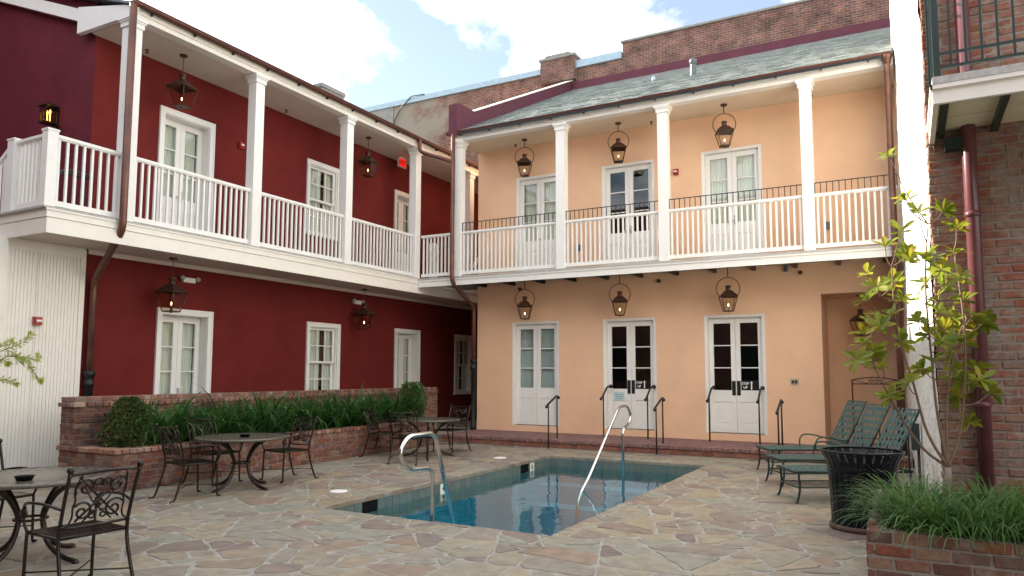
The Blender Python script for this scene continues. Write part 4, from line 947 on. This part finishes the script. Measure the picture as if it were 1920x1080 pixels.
for tpx in tw:
    P=[at2(a,b,W0+q.uniform(-.1,.1)) for a,b in tpx]; s=smooth(P,6); st.tube(s,[.006-.0045*i/len(s) for i in range(len(s))],5)
    for i in range(4,len(s)):
        for k in range(5 if i<len(s)-4 else 8):
            ax=(s[i]-s[i-1]).normalized(); e1=Matrix.Rotation(q.uniform(0,6.28),3,ax)@ax.orthogonal().normalized(); d=(e1*.75+ax*q.uniform(.3,1.0)).normalized(); L=q.uniform(.05,.085); sd=d.orthogonal().normalized()*L*.075
            lv.add([s[i],s[i]+d*L*.5+sd,s[i]+d*L,s[i]+d*L*.5-sd],[(0,1,2,3)])
b=Vector((0,0,1.45)); st.tube([b+Vector((0,0,.1)),at2(-80,700,W0)*.5+b*.5+Vector((0,0,.05)),at2(-80,700,W0)],[.012,.009,.006],6); st.tube([b,at2(-80,720,W0)],[.009,.006],6)
st.build('branch','twig',TP); lv.build('foliage','podo_leaf',TP)
# ================================================================ lanterns
def lantern(name,lab,drop,ring,cat='lantern',group=None,s=1.0,chain=False,rot=.38):
    """hangs from z=0 downwards; drop = rod or chain length"""
    T=thing(name,lab,cat,group=group)
    m=MB(); m.lathe([(.065,-.03),(.07,-.018),(.07,.0)],(0,0,0),16); m.build('canopy','lamp_copper',T)
    z0=-drop; rr=.235*s
    if ring:
        m=MB(); m.tube([(0,0,-.02),(0,0,z0+.01)],.010,8); m.build('rod','lamp_copper',T)
        cz=z0-rr; sh=z0-.40*s   # shoulder height
        a0=math.acos(max(-1,min(1,(sh-cz)/rr))); pts=[(rr*math.sin(t),0,cz+rr*math.cos(t)) for t in np.linspace(-a0,a0,34)]
        pts=[(x*math.cos(.30),x*math.sin(.30)*1.0,z) for x,y,z in pts]
        m=MB(); m.tube(pts,.009,6); m.tube([pts[0],(0,0,sh),pts[-1]],.008,6); m.build('ring','lamp_copper',T); top=sh
    else:
        m=MB(); n=max(3,int(drop/.045)); 
        for k in range(n):
            zc=-.02-(drop-.02)*(k+.5)/n; h=(drop-.02)/n*.72; ax=(k%2)*math.pi/2
            m.tube([(.010*math.sin(t)*math.cos(ax),.010*math.sin(t)*math.sin(ax),zc+h*math.cos(t)) for t in np.linspace(0,2*math.pi,9)[:-1]],.003,5,closed=True)
        m.build('chain','lamp_copper',T); top=z0-.225*s
    # cap: chimney and hipped roof
    w=.165*s; wb=.092*s; hr=.125*s; hb=.31*s
    c,si=math.cos(rot),math.sin(rot)
    def sq(hw,z): return [((x*c-y*si)*hw,(x*si+y*c)*hw,z) for x,y in ((-1,-1),(1,-1),(1,1),(-1,1))]
    m=MB(); A=sq(w*1.06,top); B=sq(w*.40,top+hr*.96); m.add(A+B,[(0,1,5,4),(1,2,6,5),(2,3,7,6),(3,0,4,7),(4,5,6,7)])
    m.lathe([(w*.34,top+hr*.9),(w*.30,top+hr),(w*.30,top+hr+.065*s),(w*.36,top+hr+.07*s),(w*.36,top+hr+.10*s),(w*.12,top+hr+.11*s)],(0,0,0),14)
    if not ring: m.tube([(0,0,top+hr+.10*s),(0,0,z0)],.007,6)
    m.build('cap','lamp_copper',T)
    m=MB(); A=sq(w,top-.006); B=sq(wb,top-hb)
    for k in range(4):
        m.tube([A[k],B[k]],.0085*s,5); m.tube([A[k],A[(k+1)%4]],.010*s,5); m.tube([B[k],B[(k+1)%4]],.010*s,5)
    m.add(sq(wb,top-hb-.006),[(3,2,1,0)]); m.lathe([(.006,0),(.016,.012),(.01,.03)],(0,0,top-hb-.03),8); m.tube([(0,0,top-hb),(0,0,top-hb+.10*s)],.006,6)
    FR=m.build('frame','lamp_copper',T)
    for k in range(4):
        j=(k+1)%4; e=.97; m=MB(); m.add([tuple(np.array(A[k])*np.array((e,e,1))),tuple(np.array(A[j])*np.array((e,e,1))),tuple(np.array(B[j])*np.array((e,e,1))),tuple(np.array(B[k])*np.array((e,e,1)))],[(0,1,2,3)]); m.build('pane','lamp_glass',FR)
    m=MB(); m.lathe([(.003,0),(.013,.018),(.010,.04),(.002,.062)],(0,0,top-hb+.10*s),8); m.build('flame','flame',T)
    return T
LA=lantern('gas_lantern','copper gas lantern in a round hanger above the door with the blinds',.26,True,group='ring hung gas lanterns')
pos=[onz(984,527,3.79),onz(1161.5,516,3.79),onz(1364,503,3.79)]
labs=['copper gas lantern in a round hanger above the door with the blinds','copper gas lantern in a round hanger above the door with the pale blue notice','copper gas lantern in a round hanger over the rightmost ground floor double door']
for i,p in enumerate(pos):
    yy=15.42; xx=p.x*yy/p.y
    T=LA if i==0 else dup(LA,(0,0,0),0,labs[i]); T.location=(xx,yy,3.868)
LU=lantern('gas_lantern','copper gas lantern in a round hanger under the peach gallery ceiling before the first upper door',.20,True,group='ring hung gas lanterns')
lab2=['copper ring lantern under the peach gallery ceiling by the curtained door nearest the corner','copper ring lantern under the peach gallery ceiling by the dark glazed upper door','copper ring lantern under the peach gallery ceiling by the curtained door beside the red alarm']
for i,p in enumerate([onz(983.5,262,7.31),onz(1159,231,7.31),onz(1357,196.5,7.31)]):
    T=LU if i==0 else dup(LU,(0,0,0)); T['label']=lab2[i]; T.location=(p.x,p.y,7.316)
LR=lantern('gas_lantern','copper lantern on a chain under the red gallery ceiling above the first upper door',.36,False,group='chain hung lanterns',s=1.12,rot=.25)
lab3=['large copper lantern on a chain under the red gallery ceiling beside the first upper door','copper lantern on a chain under the red gallery ceiling near the red exit sign','large copper lantern on a chain under the red balcony by the curtained ground floor door','copper lantern on a chain under the red balcony between sash window and doorway']
for i,(p,zz) in enumerate([(onz(344.5,104,7.30),7.306),(onz(691,258,7.30),7.306),(onz(325,484,3.63),3.633),(onz(684,542,3.63),3.633)]):
    T=LR if i==0 else dup(LR,(0,0,0)); T['label']=lab3[i]; T.location=(p.x,p.y,zz)
LL=lantern('gas_lantern','dark copper lantern hanging inside the shaded peach alcove',.30,False,s=1.0,group='chain hung lanterns'); p=ony(1613,580,16.5); LL.location=(p.x,16.5,3.226)
# wall lantern on the red gable
p=ony(90,215,6.9); T=thing('wall_lantern','black box shaped wall lantern with glowing bulbs on the red gable wall','lantern',(p.x,7.07,p.z-.16))
m=MB(); m.box(-.05,.05,-.03,0,.0,.30); m.box(-.02,.02,-.08,-.03,.26,.29); m.build('bracket','cast_iron',T)
m=MB(); 
for a,b in ((-.1,-.26),(.085,-.26),(-.1,-.075),(.085,-.075)): m.box(a,a+.015,b,b+.015,.02,.30)
m.box(-.11,.11,-.27,-.05,.0,.02); m.add([(-.13,-.29,.30),(.13,-.29,.30),(.13,-.03,.30),(-.13,-.03,.30),(-.05,-.21,.36),(.05,-.21,.36),(.05,-.11,.36),(-.05,-.11,.36)],[(3,2,1,0),(0,1,5,4),(1,2,6,5),(2,3,7,6),(3,0,4,7),(4,5,6,7)]); m.build('frame','cast_iron',T)
m=MB(); m.box(-.09,.09,-.255,-.253,.02,.30); m.box(-.095,-.093,-.25,-.07,.02,.30); m.box(.093,.095,-.25,-.07,.02,.30); m.build('pane','lamp_glass',T)
for x in (-.04,.045): m=MB(); m.lathe([(.004,0),(.014,.02),(.012,.05),(.003,.075)],(x,-.16,.17),8); m.tube([(x,-.16,.02),(x,-.16,.17)],.008,6); m.build('bulb','bulb',T)
# ================================================================ small fittings on the walls
def alarm(p,face,lab):
    T=thing('fire_alarm',lab,'alarm',p,{'x':math.pi/2,'y':0}[face],group='red fire alarm strobes'); m=MB(); m.box(-.06,.06,-.055,0,-.065,.065); m.box(-.05,.05,-.075,-.055,-.045,.045); m.build('housing','red_plastic',T); m=MB(); m.box(-.04,.04,-.088,-.075,-.012,.018); m.build('strobe','white_plastic',T)
p=onx(450,273,-11.9); alarm((-11.9,p.y,p.z),'x','red fire alarm on the upper red wall beside the first upper door')
p=ony(1268,323,15.9); alarm((p.x,15.9,p.z),'y','red fire alarm on the upper peach wall')
p=onx(68,602,-11.85); alarm((-11.846,p.y,p.z),'x','red fire alarm on the white boarded enclosure')
def elight(px,py,lab):
    p=onx(px,py,-11.9); T=thing('emergency_light',lab,'light',(-11.9,p.y,p.z),math.pi/2,group='white twin emergency lights'); m=MB(); m.box(-.13,.13,-.06,0,-.045,.045); m.build('housing','white_plastic',T)
    for x in (-.17,.17): m=MB(); m.lathe([(.03,0),(.045,.03),(.042,.075)],(0,0,0),12); M=Matrix.Translation((x,-.03,.01))@Matrix.Rotation(R(70),4,'X'); m.v=[tuple(M@Vector(v)) for v in m.v]; m.tube([(x*.72,-.03,0),(x,-.03,.01)],.012,6); m.build('lamp_head','beige_plate',T)
elight(352,526,'white emergency light with two heads above the curtained ground floor door of the red wall'); elight(668,567,'white emergency light with two heads beside the far chain lantern of the red wall')
p=onx(752,308,-11.62); T=thing('exit_sign','glowing red exit sign below the red gallery ceiling','sign',(-11.62,p.y,7.306),math.pi/2); m=MB(); m.box(-.165,.165,-.05,0,-.27,-.04); m.box(-.10,.10,-.04,-.01,-.04,0); m.build('housing','white_plastic',T); m=MB(); m.box(-.15,.15,-.056,-.0505,-.255,-.055); F0=m.build('face','exit_glow',T)
me=textmesh('EXIT',.15); me.transform(Matrix(((1,0,0,0),(0,0,-1,-.058),(0,1,0,-.155),(0,0,0,1)))); me.materials.clear(); obj('lettering',me,'red_plastic',T)
SPK=MB(); SPK.lathe([(.03,0),(.03,-.012),(.012,-.02),(.010,-.05),(.03,-.055),(.03,-.06)],(0,0,0),10); SPK.tube([(-.014,0,-.02),(-.018,0,-.035),(-.012,0,-.055)],.003,5); SPK.tube([(.014,0,-.02),(.018,0,-.035),(.012,0,-.055)],.003,5); SPK=SPK.mesh('sprinkler_head')
for (px,py,z,lab) in ((276,93,7.306,'small sprinkler head in the red gallery ceiling by the large chain lantern'),(537,206,7.306,'small sprinkler head in the red gallery ceiling near the upper sash window'),(967,271,7.316,'small sprinkler head in the peach gallery ceiling above the curtained door nearest the corner'),(1221,228,7.316,'small sprinkler head in the peach gallery ceiling above the red alarm'),(1521,179,7.316,'small sprinkler head in the peach gallery ceiling beside the last column')):
    p=onz(px,py,z); obj('sprinkler_head',SPK,'lamp_copper',None,lab,'sprinkler','ceiling sprinkler heads',loc=(p.x,p.y,z+.001))
BL=MB(); BL.lathe([(.035,0),(.035,.03),(.02,.035)],(0,0,0),12); BL.lathe([(.01,.03),(.035,.045),(.043,.075),(.034,.105),(.008,.118)],(0,0,0),12); BL.v=[(x,-z,y) for x,y,z in BL.v]; BL=BL.mesh('spotlight')
for (px,py,lab) in ((975,542,'small round dark spotlight beside the lantern over the door with the blinds'),(1235,527,'small round dark spotlight high on the peach wall between the two glazed double doors'),(1501,511,'small round dark spotlight high on the peach wall near the alcove')):
    p=ony(px,py,15.85); obj('spotlight',BL,'lamp_copper',None,lab,'lamp','round spotlights under the gallery',loc=(p.x,15.9,p.z))
p=ony(1473,503,15.8); T=thing('camera','small grey security camera under the peach gallery','camera',(p.x,15.9,p.z)); m=MB(); m.box(-.035,.035,-.10,0,-.02,.05); m.lathe([(.03,0),(.032,.06)],(0,-.08,-.07),10); m.build('housing','box_grey',T)
for (px,py,w,h,lab) in ((1553,423,.05,.075,'small dark outlet box on the upper peach wall right of the last column'),(1085,465,.05,.075,'small dark outlet box on the upper peach wall between the upper doors')):
    p=ony(px,py,15.9); m=MB(); m.box(-w,w,-.045,0,-h,h); m.box(-w*.7,w*.7,-.055,-.045,-h*.7,h*.7); m.build('outlet_box','box_grey',None,lab,'outlet','outlet boxes on the upper wall',loc=(p.x,15.9,p.z))
p=ony(1490,716,15.9); T=thing('switch_plate','small metal switch plate on the peach wall beside the alcove','switch',(p.x,15.9,p.z)); m=MB(); m.box(-.075,.075,-.012,0,-.058,.058); m.build('plate','beige_plate',T); m=MB(); m.box(-.05,-.01,-.02,-.012,-.03,.03); m.box(.01,.05,-.02,-.012,-.03,.03); m.build('switch','dark_plate',T)
# door signs
for i,(a,b) in enumerate(dP[1:]):
    mid=(a+b)/2; T=thing('door_sign','black step up door sign with white arrow '+('beside the pale blue notice' if i==0 else 'on the rightmost ground floor door'),'sign',(mid+.22,16.018,1.34),group='step up signs')
    m=MB(); m.box(-.112,.25,.0,.004,-.09,.12); m.build('panel','decal_black',T)
    for s_,z,sz in (('STEP',.047,.072),('UP',-.035,.072)):
        me=textmesh(s_,sz); me.transform(MY(-.035,-.0015,z)); me.materials.clear(); obj('lettering',me,'decal_white',T)
    m=MB(); m.extr([(.078,-.0012,-.075),(.102,-.0012,-.075),(.102,-.0012,.06),(.118,-.0012,.06),(.09,-.0012,.10),(.062,-.0012,.06),(.078,-.0012,.06)],(0,.001,0)); m.build('arrow','decal_white',T)
a,b=dP[1]; mid=(a+b)/2; T=thing('door_notice','pale blue paper notice taped to the white double door','notice',(mid-.29,15.998,1.075)); m=MB(); m.box(-.125,.125,0,.002,-.10,.10); m.build('paper','notice',T)
m=MB()
for z,w in ((.045,.115),(-.005,.095),(-.055,.085)):
    x=-w
    while x<w: l=rnd.uniform(.012,.022); m.box(x,min(x+l,w),-.001,-.0002,z-.011*rnd.uniform(.6,1),z+.012*rnd.uniform(.6,1)); x+=l+.006
m.build('print','notice_ink',T)
# iron handrails at the step and doors
def ball(mb,p,r): mb.lathe([(r*math.sin(t),-r*math.cos(t)) for t in np.linspace(.15,math.pi-.15,7)],p,10)
def steprail(x,lab):
    T=thing('step_handrail',lab,'handrail',(x,14.15,0),group='black iron step handrails'); m=MB(); m.tube([(0,0,-.005),(0,0,.915)],.016,8); m.tube([(.0,.44,.18),(0,.44,1.075)],.016,8); m.build('post','black_iron',T)
    m=MB(); m.tube([(0,-.09,.895),(0,-.05,.925),(0,.0,.945),(0,.40,1.10),(0,.46,1.10),(0,.52,1.075)],.022,8); ball(m,(0,-.095,.885),.034); ball(m,(0,.53,1.06),.034); m.build('rail','black_iron',T)
steprail(-6.80,'black iron step handrail in front of the door with the blinds'); steprail(-4.43,'black iron step handrail between the two glazed double doors'); steprail(-2.13,'black iron step handrail between the rightmost double door and the sun loungers')
def doorrail(px,py,lab):
    p=onz(px,py,.184); x=p.x; y=15.42; x=p.x*y/p.y
    T=thing('door_handrail',lab,'handrail',(x,y,.18),group='black iron door handrails'); m=MB(); m.tube([(0,0,0),(0,0,.93)],.016,8); m.build('post','black_iron',T)
    m=MB(); m.tube([(0,-.14,.86),(0,-.09,.885),(0,.0,.94),(0,.22,1.10),(0,.30,1.12),(0,.475,1.12)],.021,8); ball(m,(0,-.145,.85),.034); m.tube([(0,.45,1.12),(0,.48,1.12)],.045,10); m.build('rail','black_iron',T)
doorrail(1132,813,'black iron door handrail left of the door with the pale blue notice'); doorrail(1215,820,'black iron door handrail right of the door with the pale blue notice'); doorrail(1331,826,'black iron door handrail left of the rightmost double door'); doorrail(1425,829,'black iron door handrail right of the rightmost double door')
# iron gate leaf in the alcove
T=thing('iron_gate','dark iron gate panel with arched scroll top in the peach alcove','gate',(-.62,16.72,.165)); m=MB(); 
for x in (-.41,.41): m.tube([(x,0,0),(x,0,1.31)],.017,8)
m.tube([(-.41,0,1.23),(.41,0,1.23)],.012,6); m.tube([(-.41,0,.12),(.41,0,.12)],.012,6); m.tube([(.41*math.sin(t),0,1.23+.16*math.cos(t)*(1)) if False else (-.41+.82*k/12,0,1.31+.055*math.sin(math.pi*k/12)) for k,t in enumerate(range(13))],.012,6); m.build('frame','rust_base',T)
m=MB(); 
for s in (-1,1): m.tube([(s*(.05+.05*math.cos(t)*(1-t/14)),0,1.285+.045*math.sin(t)*(1-t/14)) for t in np.linspace(0,9,26)],.007,5); m.tube(smooth([Vector((s*.40,0,1.30)),Vector((s*.25,0,1.27)),Vector((s*.14,0,1.245)),Vector((s*.10,0,1.285))]),.007,5)
m.build('scroll','rust_base',T)
m=MB()
for k in range(5): m.tube([(-.27+k*.135,0,.12),(-.27+k*.135,0,1.23)],.007,6)
# utility box on the whitewashed wall
m=MB(); m.box(-.10,.0,-.09,.09,0,.34); T=m.build('utility_box','box_grey',None,'dark grey utility box with pale lid on the whitewashed wall behind the loungers','box',loc=(.10,10.9,.62)); mm=MB(); mm.box(-.17,-.1005,-.085,.02,.12,.36); mm.build('lid','white_plastic',T)
m=MB(); m.tube([(-.02,0,-.62),(-.02,0,0)],.018,8); m.build('conduit','box_grey',T)
# dark tubular frame standing on the landing
T=thing('hand_truck','dark bent tube frame standing behind the white landing rail','cart',(-11.45,6.35,3.955)); m=MB(); m.tube(smooth([Vector((-.12,-.42,.0)),Vector((-.1,-.30,.35)),Vector((-.06,-.10,.68)),Vector((0,.05,.75)),Vector((.02,.40,.72))]),.020,8); m.tube(smooth([Vector((.16,-.42,.0)),Vector((.18,-.30,.35)),Vector((.18,-.10,.68)),Vector((.2,.05,.75)),Vector((.22,.40,.72))]),.020,8); m.tube([(.02,.40,.72),(.22,.40,.72)],.02,8); m.tube([(-.1,-.3,.35),(.18,-.3,.35)],.015,8); m.tube([(.02,.38,.72),(.02,.38,0)],.015,8); m.tube([(.22,.38,.72),(.22,.38,0)],.015,8); m.build('frame','green_metal',T)
# ================================================================ cafe chairs and tables
def spiral(cx,cz,r,turns,s,a0,n=20): return [(cx+s*(r*(1-.80*t))*math.cos(a0+turns*6.283*t),cz+(r*(1-.80*t))*math.sin(a0+turns*6.283*t)) for t in [i/n for i in range(n+1)]]
def make_chair():
    T=thing('patio_chair','x','chair')
    def by(z): return -.225-max(0,z-.43)*.20-max(0,z-.78)*.25
    for s in (-1,1):
        m=MB(); m.tube(smooth([Vector((s*.262,-.375,.0)),Vector((s*.258,-.335,.03)),Vector((s*.248,-.27,.22)),Vector((s*.243,-.225,.43)),Vector((s*.245,by(.66),.66)),Vector((s*.25,by(.90),.90))],4),.0135,8); m.lathe([(.008,-.02),(.022,-.008),(.026,.008),(.018,.024),(.006,.03)],(s*.25,by(.905),.912),8); m.tube([(s*.25,-.375,0),(s*.28,-.40,.004)],.014,6); m.build('leg','bronze_metal',T)
        m=MB(); m.tube(smooth([Vector((s*.243,.215,.44)),Vector((s*.243,.225,.22)),Vector((s*.245,.23,.03)),Vector((s*.25,.25,.008)),Vector((s*.255,.275,.016))],4),.0125,8); m.build('leg','bronze_metal',T)
        m=MB(); m.tube(smooth([Vector((s*.247,by(.64),.64)),Vector((s*.275,-.10,.665)),Vector((s*.285,.06,.665)),Vector((s*.27,.20,.645)),Vector((s*.262,.235,.60))],4),[.011]*17,8)
        m.tube([(s*.262,.225-.045*math.cos(t)*(1-t/16),.575+.045*math.sin(t)*(1-t/16)) for t in np.linspace(1.2,11,26)],.009,6); m.tube(smooth([Vector((s*.262,.235,.60)),Vector((s*.258,.24,.52)),Vector((s*.243,.215,.44))],4),.011,6); m.build('armrest','bronze_metal',T)
    # woven seat
    m=MB(); m.tube([(-.24,-.22,.435),(.24,-.22,.435),(.24,.22,.435),(-.24,.22,.435)],.012,6,closed=True)
    for k in range(9):
        u=-.213+k*.0533; m.box(u-.0185,u+.0185,-.22,.22,.434,.440); m.box(-.235,.235,u*.99-.0175,u*.99+.0175,.4385,.4445)
    m.build('seat','bronze_metal',T)
    m=MB()
    def B(p): return Vector((p[0],by(p[1])-.002,p[1]))
    m.tube(smooth([Vector((-.25,by(.885),.885)),Vector((-.1,by(.885)-.02,.895)),Vector((.1,by(.885)-.02,.895)),Vector((.25,by(.885),.885))],4),.0125,8)
    BK=m.build('backrest','bronze_metal',T)
    m=MB(); m.tube([B((-.245,.505)),B((0,.50)),B((.245,.505))],.010,6); m.build('lower_rail','bronze_metal',BK)
    m=MB()
    for sx in (-1,1):
        for sz in (-1,1):
            m.tube([B(p) for p in spiral(sx*.112,.695+sz*.085,.074,1.35,sx,-sz*.6 if sz>0 else .6)],.0088,5)
            m.tube([B(p) for p in spiral(sx*.036,.695+sz*.118,.036,1.2,-sx,-sz*.8)],.0075,5)
        m.tube([B((sx*-.155,.545)),B((sx*-.06,.635)),B((0,.695)),B((sx*.06,.755)),B((sx*.16,.855))],.0085,5)
        m.tube([B((sx*-.105,.535)),B((sx*-.02,.61)),B((sx*.055,.685)),B((sx*.12,.79))],.006,5)
        m.tube(smooth([B((sx*.245,.515)),B((sx*.20,.53)),B((sx*.178,.58)),B((sx*.182,.65)),B((sx*.17,.695)),B((sx*.182,.75)),B((sx*.175,.82)),B((sx*.16,.875))],3),.007,5)
    m.build('scrollwork','bronze_metal',BK)
    m=MB(); m.tube([(-.25,-.30,.15),(.245,.228,.15)],.006,6); m.tube([(.25,-.30,.15),(-.245,.228,.15)],.006,6); m.lathe([(.006,-.008),(.022,0),(.006,.01)],(0,-.036,.15),8); m.build('stretcher','bronze_metal',T)
    return T
CHR=make_chair(); first=[True]
def chair(x,y,face,lab):
    """face = heading the sitter looks along, degrees from +X"""
    rz_=R(face)-math.pi/2
    if first[0]: first[0]=False; T=CHR; T.location=(x,y,.003); T.rotation_euler=(0,0,rz_); T['label']=lab
    else: T=dup(CHR,(x,y,.003),rz_,lab)
    T['group']='scrolled metal patio chairs'; return T
def make_table():
    T=thing('patio_table','x','table',group='round metal patio tables'); r0=.60; m=MB(); nr,ns=22,112; v=[];f=[]
    for z in (.712,.702):
        for i in range(nr+1):
            for k in range(ns): a=6.2832*(k+ (i*.5 if False else 0))/ns; rr=.03+(r0-.03)*i/nr; v.append((rr*math.cos(a),rr*math.sin(a),z))
    off=(nr+1)*ns
    for i in range(nr):
        rr=.03+(r0-.03)*(i+.5)/nr; step=max(2,round(.052*ns/(6.2832*rr)))
        for k in range(ns):
            hole= 3<=i<nr-2 and i%2==1 and ((k+(i//2)*(step//2+1))%(step*2) in ((0,1) if rr>.3 else (0,)))
            if hole: continue
            k2=(k+1)%ns; f.append((i*ns+k,i*ns+k2,(i+1)*ns+k2,(i+1)*ns+k)); f.append((off+(i+1)*ns+k,off+(i+1)*ns+k2,off+i*ns+k2,off+i*ns+k))
    m.add(v,f); m.lathe([(r0-.004,-.035),(r0+.012,-.03),(r0+.014,.0),(r0,.003)],(0,0,.712),64); m.f.pop(); m.f.pop(); m.sm.pop(); m.sm.pop(); m.lathe([(.001,-.012),(.032,-.012),(.032,.002)],(0,0,.712),16)
    m.build('table_top','table_metal',T)
    for k in range(4):
        a=k*math.pi/2+.5; c,s=math.cos(a),math.sin(a)
        P=[Vector((r_*c,r_*s,z)) for r_,z in ((.50,.69),(.40,.665),(.24,.56),(.135,.40),(.13,.30),(.19,.15),(.33,.05),(.47,.018))]
        sm=smooth(P,5); m=MB(); m.tube(sm,.021,8); m.lathe([(.028,0),(.03,.012),(.016,.03)],(.47*c,.47*s,.0),8); m.build('leg','bronze_metal',T)
    m=MB(); m.tube([(.125*math.cos(t),.125*math.sin(t),.35) for t in np.linspace(0,6.283,21)[:-1]],.011,6,closed=True); m.tube([(.52*math.cos(t),.52*math.sin(t),.688) for t in np.linspace(0,6.283,33)[:-1]],.012,6,closed=True); m.build('brace_ring','bronze_metal',T)
    return T
TB=make_table(); TB.location=(-6.66,3.62,0); TB['label']='round slotted metal table nearest the white boarding with an ashtray'; TB.rotation_euler[2]=1.36
dup(TB,(-8.22,7.22,0),1.136,'round metal table by the corner of the long brick planter among three chairs')
dup(TB,(-8.22,11.72,0),.1,'round metal table near the far end of the long brick planter')
for (x,y,lab) in ((-6.42,3.42,'small dark round ashtray on the table beside the white boarding'),(-8.08,7.15,'small dark round ashtray on the middle patio table')):
    m=MB(); m.lathe([(.055,0),(.07,.03),(.075,.036),(.068,.036),(.05,.010),(.01,.008)],(0,0,0),18); m.build('ashtray','liner',None,lab,'ashtray','ashtrays on the tables',loc=(x,y,.7135))
chair(-5.44,3.29,176.5,'scroll backed metal chair turning its back on the pool beside the ashtray table')
chair(-7.55,3.75,5,'scroll backed metal chair tucked behind the table beside the white boarding')
chair(-8.22,6.42,80,'scroll backed metal chair beside the planter corner facing the middle table')
chair(-8.93,7.38,2,'scroll backed metal chair between the middle table and the long planter')
chair(-8.28,8.12,262,'scroll backed metal chair on the far side of the middle table')
chair(-8.98,11.35,15,'scroll backed metal chair between the far table and the long planter')
chair(-7.93,10.75,105,'scroll backed metal chair on the near side of the far table')
chair(-8.30,12.62,265,'scroll backed metal chair by the brick step beyond the far table')
# ================================================================ sun loungers
def make_lounger():
    T=thing('sun_lounger','x','lounger',group='green strap loungers'); hw=.285
    ba=R(63); bx=1.22; BL_=.86
    def bk(t,y,o=0): return Vector((bx+t*math.cos(ba)-o*math.sin(ba),y,.38+t*math.sin(ba)+o*math.cos(ba)))
    m=MB(); m.tube([(0,-hw,.38),(1.50,-hw,.38),(1.50,hw,.38),(0,hw,.38)],.016,8,closed=True); m.tube([bk(0,-hw),bk(BL_,-hw),bk(BL_,hw),bk(0,hw)],.016,8,closed=True)
    m.tube([bk(.55,-hw+.03),(1.47,-hw+.03,.36)],.011,6); m.tube([bk(.55,hw-.03),(1.47,hw-.03,.36)],.011,6); m.build('frame','green_metal',T)
    for x in (.03,1.44):
        for s in (-1,1):
            m=MB(); m.tube(smooth([Vector((x+.05,s*(hw-.005),.375)),Vector((x+.02,s*hw,.33)),Vector((x+.03,s*(hw+.002),.20)),Vector((x+.005,s*(hw+.006),.06)),Vector((x-.025,s*(hw+.01),.0))],4),.0145,7); m.build('leg','green_metal',T)
    m=MB(); m.tube([(.04,-hw,.19),(.04,hw,.19)],.010,6); m.tube([(.04,-hw,.19),(1.46,-hw,.19)],.009,6); m.tube([(.04,hw,.19),(1.46,hw,.19)],.009,6); m.build('stretcher','green_metal',T)
    for s in (-1,1):
        m=MB(); m.tube(smooth([Vector((.75,s*(hw+.01),.38)),Vector((.755,s*(hw+.02),.50)),Vector((.82,s*(hw+.025),.575)),Vector((.97,s*(hw+.025),.575)),Vector((1.17,s*(hw+.02),.53)),bk(.18,s*(hw+.012))],4),.012,7); m.build('armrest','green_metal',T)
    # woven straps
    m=MB(); w=.046
    for k in range(13): x=.04+k*.095; m.box(x,x+.05,-hw-.012,hw+.012,.392,.3965)
    for k in range(6): y=-hw+.045+k*.096; m.box(.0,1.24,y-.023,y+.023,.3966,.4006)
    m.build('seat','green_strap',T)
    m=MB()
    for k in range(8):
        t=.03+k*.104; m.add([bk(t,-hw-.012,.017),bk(t+.048,-hw-.012,.017),bk(t+.048,hw+.012,.017),bk(t,hw+.012,.017)],[(0,1,2,3)]); m.add([bk(t,-hw-.012,.013),bk(t+.048,-hw-.012,.013),bk(t+.048,hw+.012,.013),bk(t,hw+.012,.013)],[(3,2,1,0)])
    for k in range(6):
        y=-hw+.045+k*.096; m.add([bk(.0,y-.023,.0215),bk(BL_,y-.023,.0215),bk(BL_,y+.023,.0215),bk(.0,y+.023,.0215)],[(0,1,2,3)]); m.add([bk(.0,y-.023,.0175),bk(BL_,y-.023,.0175),bk(BL_,y+.023,.0175),bk(.0,y+.023,.0175)],[(3,2,1,0)])
    m.build('backrest','green_strap',T)
    return T
LO=make_lounger(); a=R(30)
for i,(x,y,lab) in enumerate(((-1.43,9.98,'green strap sun lounger directly behind the black litter bin'),(-1.79,11.22,'green strap sun lounger between the other two loungers'),(-2.15,12.56,'green strap sun lounger next to the brick step and alcove'))):
    T=LO if i==0 else dup(LO,(0,0,0)); T.location=(x,y,.003); T.rotation_euler=(0,0,a); T['label']=lab
# ================================================================ litter bin
T=thing('litter_bin','black slatted round litter bin beside the knee high planter','bin',(-.46,8.50,0)); m=MB(); m.lathe([(.30,0),(.335,.005),(.335,.055),(.30,.06)],(0,0,0),36); m.build('base','rust_base',T)
m=MB(); m.lathe([(.285,.05),(.297,.30),(.307,.60),(.31,.66),(.29,.70)],(0,0,0),28); m.build('liner','liner',T)
m=MB(); m.tube([(.395*math.cos(t),.395*math.sin(t),.80) for t in np.linspace(0,6.283,41)[:-1]],.013,7,closed=True); m.build('rim','trash_black',T)
m=MB(); m.lathe([(.315,.60),(.338,.60),(.338,.655),(.315,.655)],(0,0,0),36); m.f.pop(); m.f.pop(); m.sm.pop(); m.sm.pop(); m.build('band','trash_black',T)
s=MB(); pr=[(.305,.055),(.302,.10),(.308,.30),(.318,.55),(.328,.65),(.345,.71),(.375,.76),(.392,.795)]; w=.0305
vv=[]
for (r_,z) in pr: vv+=[(r_,-w,z),(r_+.010,-w,z),(r_+.010,w,z),(r_,w,z)]
s.add(vv,[(i*4+k,i*4+(k+1)%4,(i+1)*4+(k+1)%4,(i+1)*4+k) for i in range(len(pr)-1) for k in range(4)]); s=s.mesh('slat')
for k in range(28): obj('slat',s,'trash_black',T,rotz=6.2832*k/28)
for o in bpy.data.objects:
    if '_st' in o: del o['_st']
